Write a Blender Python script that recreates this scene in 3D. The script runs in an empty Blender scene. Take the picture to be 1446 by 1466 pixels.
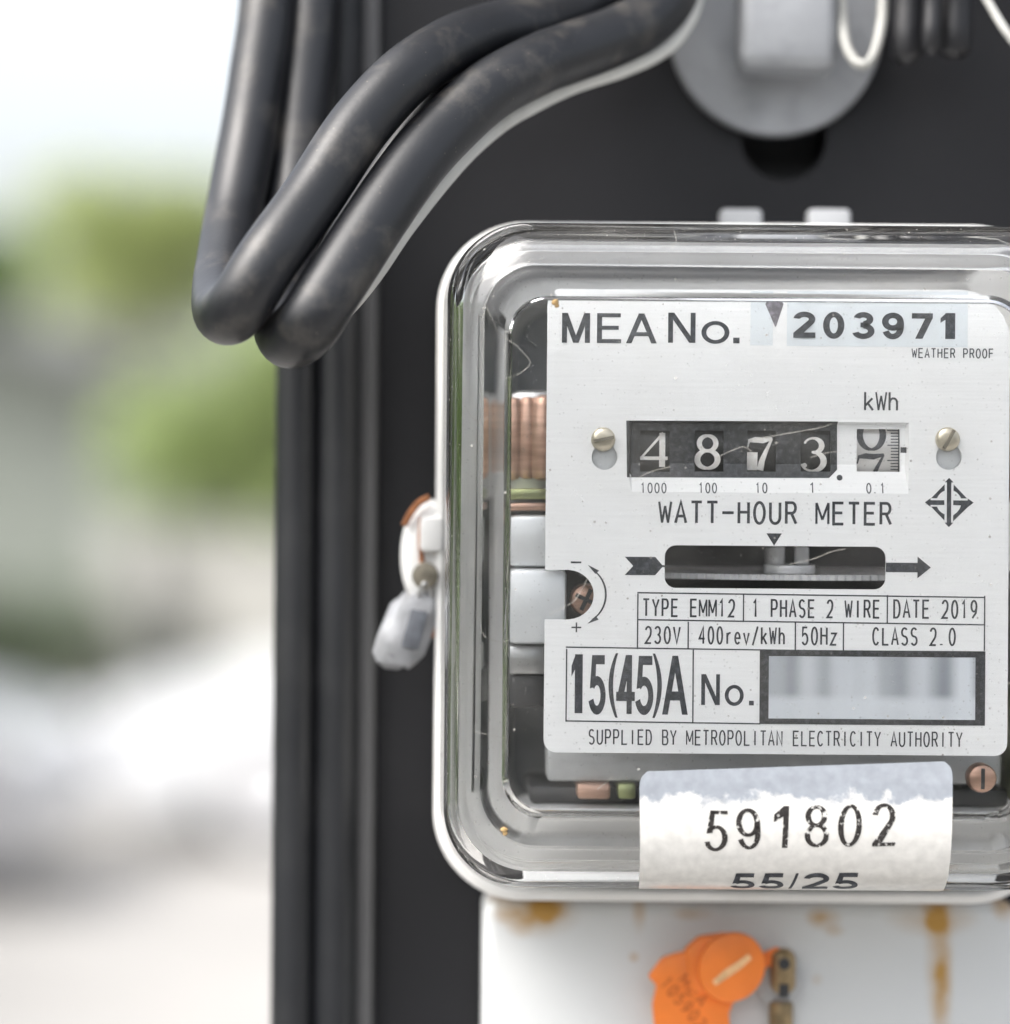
import bpy, bmesh, math, random
from mathutils import Vector, Matrix, noise
random.seed(7)
sc = bpy.context.scene
R = math.radians
C = bpy.context.collection

# ------------------------------------------------------------------ camera, sky, sun, exposure
F = 4000.0            # focal length in photograph pixels
D0 = 0.60             # camera to name plate, metres
S = D0 / F            # metres per photograph pixel at the name plate
H = 1.60              # camera height
TH = R(0.45)          # the camera was held with a slight roll
CX, CY = 723.0, 733.0

cam_d = bpy.data.cameras.new('camera')
cam = bpy.data.objects.new('camera', cam_d); C.objects.link(cam)
cam.location = (0, -D0, H)
cam.rotation_euler = (R(90), -TH, 0)
cam_d.sensor_fit = 'HORIZONTAL'; cam_d.sensor_width = 36
cam_d.lens = 36 * F / 1446
cam_d.clip_start = 0.01; cam_d.clip_end = 2000
cam_d.dof.use_dof = True
cam_d.dof.focus_distance = D0 - 0.002
cam_d.dof.aperture_fstop = 4.8
sc.camera = cam

SUN_EL, SUN_AZ = R(54), R(-122)      # azimuth from +Y towards +X
wd = bpy.data.worlds.new('World'); sc.world = wd; wd.use_nodes = True
wn = wd.node_tree.nodes; wl = wd.node_tree.links
bg = wn['Background']
sky = wn.new('ShaderNodeTexSky'); sky.sky_type = 'NISHITA'; sky.sun_disc = False
sky.sun_elevation = SUN_EL; sky.sun_rotation = SUN_AZ
sky.air_density = 1.0; sky.dust_density = 6.0; sky.ozone_density = 0.6
hsv = wn.new('ShaderNodeHueSaturation'); hsv.inputs['Saturation'].default_value = 0.36     # thin overcast: nearly white sky
wl.new(sky.outputs[0], hsv.inputs['Color']); wl.new(hsv.outputs[0], bg.inputs[0]); bg.inputs[1].default_value = 0.15

sun_d = bpy.data.lights.new('sun', 'SUN'); sun = bpy.data.objects.new('sun', sun_d); C.objects.link(sun)
sun_d.energy = 0.7; sun_d.angle = R(40); sun_d.color = (1, 0.985, 0.965)
sdir = Vector((math.sin(SUN_AZ) * math.cos(SUN_EL), math.cos(SUN_AZ) * math.cos(SUN_EL), math.sin(SUN_EL)))
sun.rotation_euler = sdir.to_track_quat('Z', 'Y').to_euler()
sun.location = (0, -3, 6)

sc.view_settings.view_transform = 'Standard'; sc.view_settings.look = 'None'
sc.view_settings.gamma = 1; sc.view_settings.use_curve_mapping = False
sc.view_settings.exposure = 1.50
sc.render.engine = 'CYCLES'
cy = sc.cycles
cy.max_bounces = 16; cy.transmission_bounces = 14; cy.glossy_bounces = 8; cy.diffuse_bounces = 4
cy.transparent_max_bounces = 12
cy.caustics_refractive = True; cy.caustics_reflective = True
cy.blur_glossy = 0.6; cy.sample_clamp_indirect = 6.0
cy.use_denoising = True

# ------------------------------------------------------------------ helpers: coordinates
cT, sT = math.cos(TH), math.sin(TH)
def ab(px, py):
    """photograph pixel -> upright pixel offsets from the optical axis (right, down)"""
    u, v = px - CX, py - CY
    return u * cT + v * sT, -u * sT + v * cT
def W(a, b, y=0.0):
    """upright plate-scale pixels + depth (m) -> world"""
    return Vector((a * S, y, H - b * S))
def P(px, py, y=0.0):
    """the point at depth y that shows at this photograph pixel"""
    a, b = ab(px, py); k = (D0 + y) / D0
    return W(a * k, b * k, y)
def dpt(px, py, dist):
    return P(px, py, dist - D0)

# ------------------------------------------------------------------ helpers: objects
def link(name, me, mat=None, parent=None):
    o = bpy.data.objects.new(name, me); C.objects.link(o)
    if mat is not None: me.materials.append(mat)
    if parent is not None: o.parent = parent
    return o
def mesh(name, verts, faces, mat=None, parent=None, smooth=None):
    me = bpy.data.meshes.new(name)
    me.from_pydata([tuple(v) for v in verts], [], faces)
    me.update()
    if smooth is not None: shade(me, smooth)
    return link(name, me, mat, parent)
def shade(me, ang=40):
    me.polygons.foreach_set('use_smooth', [True] * len(me.polygons))
    me.set_sharp_from_angle(angle=R(ang))
def bm_obj(name, bm, mat=None, parent=None, smooth=None, bevel=None, seg=2):
    if bevel:
        es = [e for e in bm.edges if len(e.link_faces) == 2 and e.calc_face_angle(0) > R(30)]
        bmesh.ops.bevel(bm, geom=es, offset=bevel, segments=seg, profile=0.5, affect='EDGES')
    bmesh.ops.recalc_face_normals(bm, faces=bm.faces[:])
    me = bpy.data.meshes.new(name); bm.to_mesh(me); bm.free()
    if smooth is not None: shade(me, smooth)
    return link(name, me, mat, parent)
def thing(name, label, cat, group=None, loc=None):
    o = bpy.data.objects.new(name, None); C.objects.link(o)
    o['label'] = label; o['category'] = cat
    o.empty_display_size = 0.05
    if group: o['group'] = group
    return o
def tag(o, label, cat, group=None):
    o['label'] = label; o['category'] = cat
    if group: o['group'] = group
    return o
def add_box(bm, c, d, rot=None):
    m = Matrix.Translation(c) @ (rot.to_4x4() if rot else Matrix.Identity(4)) @ Matrix.Diagonal((d[0], d[1], d[2], 1))
    return bmesh.ops.create_cube(bm, size=1, matrix=m)['verts']
def add_cyl(bm, c, axis, r, h, n=32, r2=None):
    q = Vector((0, 0, 1)).rotation_difference(Vector(axis)).to_matrix().to_4x4()
    return bmesh.ops.create_cone(bm, cap_ends=True, segments=n, radius1=r, radius2=r if r2 is None else r2, depth=h,
                                 matrix=Matrix.Translation(c) @ q)['verts']
def box(name, c, d, mat, parent=None, bevel=None, rot=None, seg=2):
    bm = bmesh.new(); add_box(bm, c, d, rot)
    return bm_obj(name, bm, mat, parent, 40 if bevel else None, bevel, seg)
def cyl(name, c, axis, r, h, mat, parent=None, bevel=None, n=32):
    bm = bmesh.new(); add_cyl(bm, c, axis, r, h, n)
    return bm_obj(name, bm, mat, parent, 40, bevel)
def catmull(pts, n=10):
    pts = [Vector(p) for p in pts]; out = []
    q = [pts[0] * 2 - pts[1]] + pts + [pts[-1] * 2 - pts[-2]]
    for i in range(1, len(q) - 2):
        p0, p1, p2, p3 = q[i-1], q[i], q[i+1], q[i+2]
        for k in range(n):
            t = k / n
            out.append(0.5 * ((2*p1) + (p2-p0)*t + (2*p0-5*p1+4*p2-p3)*t*t + (3*p1-p0-3*p2+p3)*t**3))
    out.append(pts[-1]); return out
def tube(name, pts, r, mat, parent=None, n=24, sub=10, taper=None, wob=0.0):
    c = catmull(pts, sub) if sub else [Vector(p) for p in pts]
    V, Fc = [], []
    up = None
    for i, p in enumerate(c):
        t = (c[min(i+1, len(c)-1)] - c[max(i-1, 0)]).normalized()
        if up is None:
            up = t.orthogonal().normalized()
        up = (up - t * up.dot(t)).normalized()
        s = t.cross(up)
        rr = r * (taper(i / (len(c)-1)) if taper else 1)
        for k in range(n):
            a = 2*math.pi*k/n
            d = up*math.cos(a) + s*math.sin(a)
            V.append(p + d*rr*(1+wob*noise.noise((p+d*r)*55)))
    for i in range(len(c)-1):
        for k in range(n):
            Fc.append((i*n+k, i*n+(k+1) % n, (i+1)*n+(k+1) % n, (i+1)*n+k))
    Fc.append(tuple(range(n))[::-1]); Fc.append(tuple(range((len(c)-1)*n, len(c)*n)))
    return mesh(name, V, Fc, mat, parent, 50)

# ------------------------------------------------------------------ helpers: materials
def nt(name):
    m = bpy.data.materials.new(name); m.use_nodes = True
    n = m.node_tree.nodes; return m, n, m.node_tree.links, n['Principled BSDF']
def mat(name, col, rough=0.5, metal=0.0, var=0.0, scale=20, stain=None, stain_scale=8, stain_amt=0.5, bump=0.0, bump_scale=300,
        coat=0.0, stretch=(1, 1, 1), trans=0.0, sss=0.0, spec=0.5, specks=None, speck_scale=500, speck_size=.16):
    m, n, l, p = nt(name)
    p.inputs['Roughness'].default_value = rough; p.inputs['Metallic'].default_value = metal
    p.inputs['Coat Weight'].default_value = coat; p.inputs['Coat Roughness'].default_value = 0.25
    p.inputs['Transmission Weight'].default_value = trans
    p.inputs['Specular IOR Level'].default_value = spec
    if sss: p.inputs['Subsurface Weight'].default_value = sss; p.inputs['Subsurface Radius'].default_value = (.004, .002, .001)
    tc = n.new('ShaderNodeTexCoord'); mp = n.new('ShaderNodeMapping'); mp.inputs['Scale'].default_value = stretch
    l.new(tc.outputs['Object'], mp.inputs[0])
    col4 = (*col, 1)
    out = None
    if var or stain:
        nz = n.new('ShaderNodeTexNoise'); nz.inputs['Scale'].default_value = scale; nz.inputs['Detail'].default_value = 6
        l.new(mp.outputs[0], nz.inputs['Vector'])
        rp = n.new('ShaderNodeValToRGB')
        rp.color_ramp.elements[0].position = 0.3; rp.color_ramp.elements[1].position = 0.7
        rp.color_ramp.elements[0].color = (*[c*(1-var) for c in col], 1)
        rp.color_ramp.elements[1].color = (*[min(1, c*(1+var)) for c in col], 1)
        l.new(nz.outputs['Fac'], rp.inputs[0]); out = rp.outputs[0]
        if stain:
            n2 = n.new('ShaderNodeTexNoise'); n2.inputs['Scale'].default_value = stain_scale; n2.inputs['Detail'].default_value = 8
            n2.inputs['Roughness'].default_value = 0.65
            l.new(tc.outputs['Object'], n2.inputs['Vector'])
            r2 = n.new('ShaderNodeValToRGB'); r2.color_ramp.elements[0].position = 0.52; r2.color_ramp.elements[1].position = 0.75
            r2.color_ramp.elements[1].color = (stain_amt, stain_amt, stain_amt, 1)
            l.new(n2.outputs['Fac'], r2.inputs[0])
            mx = n.new('ShaderNodeMix'); mx.data_type = 'RGBA'
            l.new(r2.outputs[0], mx.inputs[0]); l.new(out, mx.inputs[6]); mx.inputs[7].default_value = (*stain, 1)
            out = mx.outputs[2]
        if specks:
            vo = n.new('ShaderNodeTexVoronoi'); vo.inputs['Scale'].default_value = speck_scale; l.new(tc.outputs['Object'], vo.inputs['Vector'])
            sp = n.new('ShaderNodeSeparateColor'); l.new(vo.outputs['Color'], sp.inputs[0])
            pw = n.new('ShaderNodeMath'); pw.operation = 'POWER'; pw.inputs[1].default_value = 7; l.new(sp.outputs[0], pw.inputs[0])
            mu = n.new('ShaderNodeMath'); mu.operation = 'MULTIPLY'; mu.inputs[1].default_value = speck_size; l.new(pw.outputs[0], mu.inputs[0])
            ls = n.new('ShaderNodeMath'); ls.operation = 'LESS_THAN'; l.new(vo.outputs['Distance'], ls.inputs[0]); l.new(mu.outputs[0], ls.inputs[1])
            wv = n.new('ShaderNodeTexNoise'); wv.inputs['Scale'].default_value = 900; wv.inputs['Detail'].default_value = 2; wv.inputs['Distortion'].default_value = 2.5
            l.new(tc.outputs['Object'], wv.inputs['Vector'])
            mk = n.new('ShaderNodeMath'); mk.operation = 'MULTIPLY'; l.new(ls.outputs[0], mk.inputs[0]); l.new(wv.outputs['Fac'], mk.inputs[1])
            mz = n.new('ShaderNodeMix'); mz.data_type = 'RGBA'; l.new(mk.outputs[0], mz.inputs[0]); l.new(out, mz.inputs[6]); mz.inputs[7].default_value = (*specks, 1)
            out = mz.outputs[2]
        l.new(out, p.inputs['Base Color'])
        rr = n.new('ShaderNodeMapRange'); rr.inputs[3].default_value = max(0, rough-0.08); rr.inputs[4].default_value = min(1, rough+0.1)
        l.new(nz.outputs['Fac'], rr.inputs[0]); l.new(rr.outputs[0], p.inputs['Roughness'])
    else:
        p.inputs['Base Color'].default_value = col4
    if bump:
        nb = n.new('ShaderNodeTexNoise'); nb.inputs['Scale'].default_value = bump_scale; nb.inputs['Detail'].default_value = 4
        l.new(mp.outputs[0], nb.inputs['Vector'])
        bp = n.new('ShaderNodeBump'); bp.inputs['Strength'].default_value = bump; bp.inputs['Distance'].default_value = 0.0005
        l.new(nb.outputs['Fac'], bp.inputs['Height']); l.new(bp.outputs[0], p.inputs['Normal'])
    return m

M = {}
M['board'] = mat('black_panel_paint', (.0098, .0100, .0118), .5, var=.2, scale=14, stain=(.022, .0215, .022), stain_scale=16, stain_amt=.4, bump=.08, bump_scale=400, spec=.28)
M['trim'] = mat('grey_trim_paint', (.075, .075, .077), .6, var=.1, scale=30)
M['pvc'] = mat('black_cable_sheath', (.0105, .0115, .014), .40, var=.25, scale=60, stain=(.095, .086, .074), stain_scale=70, stain_amt=.7, bump=.08, bump_scale=900, specks=(.12, .105, .085), speck_scale=900, speck_size=.22)
M['pvc_back'] = mat('black_cable_sheath_plain', (.010, .011, .0135), .42, var=.15, scale=25, stain=(.06, .06, .06), stain_scale=18, stain_amt=.3)
M['white_pvc'] = mat('white_wire_sheath', (.62, .62, .59), .45, var=.08, scale=50, stain=(.35, .33, .29), stain_scale=60, stain_amt=.5)
M['galv'] = mat('galvanised_steel', (.29, .30, .315), .5, .3, var=.15, scale=55, stain=(.17, .18, .19), stain_scale=90, stain_amt=.6, bump=.2, bump_scale=300)
M['base'] = mat('meter_base_paint', (.80, .80, .79), .4, .0, var=.04, scale=30, stain=(.42, .38, .32), stain_scale=25, stain_amt=.35)
M['dark_in'] = mat('dark_interior_plastic', (.03, .031, .034), .5, var=.15, scale=40)
M['alu'] = mat('cast_aluminium_frame', (.66, .68, .70), .42, .35, var=.06, scale=60, bump=.15, bump_scale=500)
M['steel'] = mat('zinc_steel', (.5, .5, .5), .35, .9, var=.1, scale=80)
M['copper'] = mat('copper_winding', (.52, .33, .25), .35, .6, var=.25, scale=90, stretch=(1, 1, 8))
M['brass'] = mat('brass_screw', (.55, .50, .40), .32, .8, var=.2, scale=180, stain=(.4, .36, .3), stain_scale=300)
M['plate'] = mat('brushed_name_plate', (.85, .86, .87), .42, .0, var=.03, scale=60, stretch=(1, 1, 30), bump=.05, bump_scale=60, spec=.4)
M['gold'] = mat('green_gold_passivate', (.30, .33, .16), .35, .7, var=.3, scale=120)
M['orange'] = mat('orange_seal_plastic', (.85, .22, .03), .42, var=.08, scale=120, sss=.15)
M['lead'] = mat('frosted_seal_plastic', (.42, .43, .45), .3, .0, var=.35, scale=160, stain=(.2, .2, .21), stain_scale=180, trans=.25)
M['rust'] = mat('rust', (.30, .12, .05), .85, var=.4, scale=400, bump=.4, bump_scale=900)

def ink(name, col, rough=.45, wear=0.0, wscale=900, thr=.62):
    m, n, l, p = nt(name)
    tc = n.new('ShaderNodeTexCoord')
    nz = n.new('ShaderNodeTexNoise'); nz.inputs['Scale'].default_value = wscale; nz.inputs['Detail'].default_value = 5
    l.new(tc.outputs['Object'], nz.inputs['Vector'])
    rp = n.new('ShaderNodeValToRGB'); rp.color_ramp.elements[0].position = .45; rp.color_ramp.elements[1].position = .85
    rp.color_ramp.elements[0].color = (*col, 1); rp.color_ramp.elements[1].color = (*[min(1, c*2.6+.02) for c in col], 1)
    l.new(nz.outputs['Fac'], rp.inputs[0]); l.new(rp.outputs[0], p.inputs['Base Color'])
    p.inputs['Roughness'].default_value = rough
    if wear:
        n2 = n.new('ShaderNodeTexNoise'); n2.inputs['Scale'].default_value = wscale*.55; n2.inputs['Detail'].default_value = 6
        n2.inputs['Roughness'].default_value = .7
        l.new(tc.outputs['Object'], n2.inputs['Vector'])
        r2 = n.new('ShaderNodeValToRGB'); r2.color_ramp.elements[0].position = thr; r2.color_ramp.elements[1].position = thr+.03
        r2.color_ramp.elements[0].color = (1, 1, 1, 1); r2.color_ramp.elements[1].color = (0, 0, 0, 1)
        l.new(n2.outputs['Fac'], r2.inputs[0]); l.new(r2.outputs[0], p.inputs['Alpha'])
    return m
M['ink'] = ink('dark_print', (.030, .034, .042))
M['ink_thin'] = ink('fine_dark_print', (.05, .056, .066))
M['ink_worn'] = ink('worn_stamp_ink', (.018, .015, .014), .5, 1, 1300, .555)
M['ink_reflection'] = ink('reflection_tone', (.16, .15, .17))
M['black_field'] = ink('black_register_field', (.030, .032, .036), .38)
M['white_digit'] = ink('white_drum_numeral', (.78, .76, .73), .4)
M['drum_black'] = mat('black_drum', (.028, .028, .029), .38, var=.3, scale=200)
M['drum_silver'] = mat('silver_drum', (.62, .61, .60), .35, .35, var=.06, scale=200)
M['tape'] = mat('pale_label_tape', (.71, .76, .80), .4, var=.03, scale=200)

def sticker_mat():
    """white print layer that has flaked to bluish bare film along its upper band"""
    m, n, l, p = nt('printed_sticker_film')
    tc = n.new('ShaderNodeTexCoord'); sep = n.new('ShaderNodeSeparateXYZ'); l.new(tc.outputs['Object'], sep.inputs[0])
    nz = n.new('ShaderNodeTexNoise'); nz.inputs['Scale'].default_value = 170; nz.inputs['Detail'].default_value = 9; nz.inputs['Roughness'].default_value = .6
    l.new(tc.outputs['Object'], nz.inputs['Vector'])
    zz = n.new('ShaderNodeMath'); zz.operation = 'SUBTRACT'; l.new(sep.outputs[2], zz.inputs[0]); zz.inputs[1].default_value = STZ
    sc_ = n.new('ShaderNodeMath'); sc_.operation = 'MULTIPLY'; l.new(zz.outputs[0], sc_.inputs[0]); sc_.inputs[1].default_value = 75
    ad = n.new('ShaderNodeMath'); ad.operation = 'ADD'; l.new(sc_.outputs[0], ad.inputs[0]); l.new(nz.outputs['Fac'], ad.inputs[1])
    rp = n.new('ShaderNodeValToRGB'); e = rp.color_ramp.elements
    e[0].position = .47; e[1].position = .58; e[0].color = (.72, .71, .68, 1); e[1].color = (.45, .485, .54, 1)
    l.new(ad.outputs[0], rp.inputs[0])
    n2 = n.new('ShaderNodeTexNoise'); n2.inputs['Scale'].default_value = 420; n2.inputs['Detail'].default_value = 8; l.new(tc.outputs['Object'], n2.inputs['Vector'])
    r2 = n.new('ShaderNodeMapRange'); r2.inputs[1].default_value = .3; r2.inputs[2].default_value = .7; r2.inputs[3].default_value = .9; r2.inputs[4].default_value = 1.1; l.new(n2.outputs['Fac'], r2.inputs[0])
    mu = n.new('ShaderNodeMix'); mu.data_type = 'RGBA'; mu.blend_type = 'MULTIPLY'; mu.inputs[0].default_value = 1
    l.new(rp.outputs[0], mu.inputs[6]); l.new(r2.outputs[0], mu.inputs[7])
    l.new(mu.outputs[2], p.inputs['Base Color'])
    ra = n.new('ShaderNodeMapRange'); ra.inputs[1].default_value = .47; ra.inputs[2].default_value = .60; ra.inputs[3].default_value = 1; ra.inputs[4].default_value = .72
    l.new(ad.outputs[0], ra.inputs[0]); l.new(ra.outputs[0], p.inputs['Alpha'])
    p.inputs['Roughness'].default_value = .3; p.inputs['Coat Weight'].default_value = .3; p.inputs['Coat Roughness'].default_value = .15
    return m
STZ = W(0, ab(1140, 1146)[1]*.98).z
M['sticker'] = sticker_mat()

def barcode_mat():
    """pale label whose printed bars have smudged into soft grey bands, smaller print line below"""
    m, n, l, p = nt('smudged_serial_label')
    tc = n.new('ShaderNodeTexCoord'); mp = n.new('ShaderNodeMapping'); mp.inputs['Scale'].default_value = (165, 1, 6)
    l.new(tc.outputs['Object'], mp.inputs[0])
    nz = n.new('ShaderNodeTexNoise'); nz.inputs['Scale'].default_value = 1; nz.inputs['Detail'].default_value = .4
    l.new(mp.outputs[0], nz.inputs['Vector'])
    sep = n.new('ShaderNodeSeparateXYZ'); l.new(tc.outputs['Object'], sep.inputs[0])
    up = n.new('ShaderNodeMapRange'); up.interpolation_type = 'SMOOTHSTEP'
    up.inputs[1].default_value = W(0, ab(1247, 1006)[1]).z; up.inputs[2].default_value = W(0, ab(1247, 990)[1]).z; up.inputs[3].default_value = .15; up.inputs[4].default_value = 1
    l.new(sep.outputs[2], up.inputs[0])
    rp = n.new('ShaderNodeMapRange'); rp.inputs[1].default_value = .70; rp.inputs[2].default_value = .38; l.new(nz.outputs['Fac'], rp.inputs[0])
    ml = n.new('ShaderNodeMath'); ml.operation = 'MULTIPLY'; l.new(rp.outputs[0], ml.inputs[0]); l.new(up.outputs[0], ml.inputs[1])
    mx = n.new('ShaderNodeMix'); mx.data_type = 'RGBA'; l.new(ml.outputs[0], mx.inputs[0])
    mx.inputs[6].default_value = (.66, .70, .75, 1); mx.inputs[7].default_value = (.25, .275, .31, 1)
    l.new(mx.outputs[2], p.inputs['Base Color']); p.inputs['Roughness'].default_value = .4
    return m
M['barcode'] = barcode_mat()

def glass_mat():
    m, n, l, p = nt('dusty_clear_cover')
    p.inputs['Base Color'].default_value = (.985, .992, .99, 1)
    p.inputs['Transmission Weight'].default_value = 1; p.inputs['Roughness'].default_value = .0; p.inputs['IOR'].default_value = 1.49
    tc = n.new('ShaderNodeTexCoord')
    v = n.new('ShaderNodeTexVoronoi'); v.inputs['Scale'].default_value = 420
    l.new(tc.outputs['Object'], v.inputs['Vector'])
    sx = n.new('ShaderNodeSeparateColor'); l.new(v.outputs['Color'], sx.inputs[0])
    pw = n.new('ShaderNodeMath'); pw.operation = 'POWER'; pw.inputs[1].default_value = 5; l.new(sx.outputs[0], pw.inputs[0])
    ml = n.new('ShaderNodeMath'); ml.operation = 'MULTIPLY'; ml.inputs[1].default_value = .13; l.new(pw.outputs[0], ml.inputs[0])
    lt = n.new('ShaderNodeMath'); lt.operation = 'LESS_THAN'; l.new(v.outputs['Distance'], lt.inputs[0]); l.new(ml.outputs[0], lt.inputs[1])
    nz = n.new('ShaderNodeTexNoise'); nz.inputs['Scale'].default_value = 60; nz.inputs['Detail'].default_value = 8
    l.new(tc.outputs['Object'], nz.inputs['Vector'])
    hz = n.new('ShaderNodeMapRange'); hz.inputs[1].default_value = .45; hz.inputs[2].default_value = .8; hz.inputs[3].default_value = .004; hz.inputs[4].default_value = .045
    l.new(nz.outputs['Fac'], hz.inputs[0])
    ls = n.new('ShaderNodeMath'); ls.operation = 'MULTIPLY'; ls.inputs[1].default_value = .5; l.new(lt.outputs[0], ls.inputs[0])
    ad = n.new('ShaderNodeMath'); ad.operation = 'ADD'; ad.use_clamp = True; l.new(ls.outputs[0], ad.inputs[0]); l.new(hz.outputs[0], ad.inputs[1])
    v2 = n.new('ShaderNodeTexVoronoi'); v2.inputs['Scale'].default_value = 1300; l.new(tc.outputs['Object'], v2.inputs['Vector'])
    s2 = n.new('ShaderNodeSeparateColor'); l.new(v2.outputs['Color'], s2.inputs[0])
    p2 = n.new('ShaderNodeMath'); p2.operation = 'POWER'; p2.inputs[1].default_value = 3; l.new(s2.outputs[1], p2.inputs[0])
    m2 = n.new('ShaderNodeMath'); m2.operation = 'MULTIPLY'; m2.inputs[1].default_value = .2; l.new(p2.outputs[0], m2.inputs[0])
    l2 = n.new('ShaderNodeMath'); l2.operation = 'LESS_THAN'; l.new(v2.outputs['Distance'], l2.inputs[0]); l.new(m2.outputs[0], l2.inputs[1])
    k2 = n.new('ShaderNodeMath'); k2.operation = 'MULTIPLY'; k2.inputs[1].default_value = .28; l.new(l2.outputs[0], k2.inputs[0])
    a2 = n.new('ShaderNodeMath'); a2.operation = 'ADD'; a2.use_clamp = True; l.new(ad.outputs[0], a2.inputs[0]); l.new(k2.outputs[0], a2.inputs[1]); ad = a2
    df = n.new('ShaderNodeBsdfDiffuse'); df.inputs[0].default_value = (.62, .60, .56, 1)
    mx = n.new('ShaderNodeMixShader'); l.new(ad.outputs[0], mx.inputs[0]); l.new(p.outputs[0], mx.inputs[1]); l.new(df.outputs[0], mx.inputs[2])
    l.new(mx.outputs[0], n['Material Output'].inputs[0])
    return m
M['glass'] = glass_mat()

def terminal_mat(streaks):
    """white painted cover; rust stains with a shape of their own"""
    m, n, l, p = nt('rust_stained_white_paint')
    p.inputs['Roughness'].default_value = .38
    tc = n.new('ShaderNodeTexCoord'); sep = n.new('ShaderNodeSeparateXYZ'); l.new(tc.outputs['Object'], sep.inputs[0])
    nz = n.new('ShaderNodeTexNoise'); nz.inputs['Scale'].default_value = 130; nz.inputs['Detail'].default_value = 6
    l.new(tc.outputs['Object'], nz.inputs['Vector'])
    cur = None
    def math_(op, a, b=None, clamp=False):
        k = n.new('ShaderNodeMath'); k.operation = op; k.use_clamp = clamp
        for i, q in enumerate((a, b)):
            if q is None: continue
            if isinstance(q, (int, float)): k.inputs[i].default_value = q
            else: l.new(q, k.inputs[i])
        return k.outputs[0]
    for (x, z, rx, rz, amt) in streaks:
        dx = math_('DIVIDE', math_('SUBTRACT', sep.outputs[0], x), rx)
        dz = math_('DIVIDE', math_('SUBTRACT', sep.outputs[2], z), rz)
        d2 = math_('ADD', math_('MULTIPLY', dx, dx), math_('MULTIPLY', dz, dz))
        g = math_('MULTIPLY', math_('POWER', math_('SUBTRACT', 1.0, d2, True), 1.5), amt*1.05)
        g = math_('MULTIPLY', g, math_('ADD', math_('MULTIPLY', nz.outputs['Fac'], 1.6), -.15))
        cur = g if cur is None else math_('ADD', cur, g, True)
    mx = n.new('ShaderNodeMix'); mx.data_type = 'RGBA'
    l.new(cur, mx.inputs[0]); mx.inputs[6].default_value = (.60, .615, .62, 1); mx.inputs[7].default_value = (.42, .23, .045, 1)
    l.new(mx.outputs[2], p.inputs['Base Color'])
    return m

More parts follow.
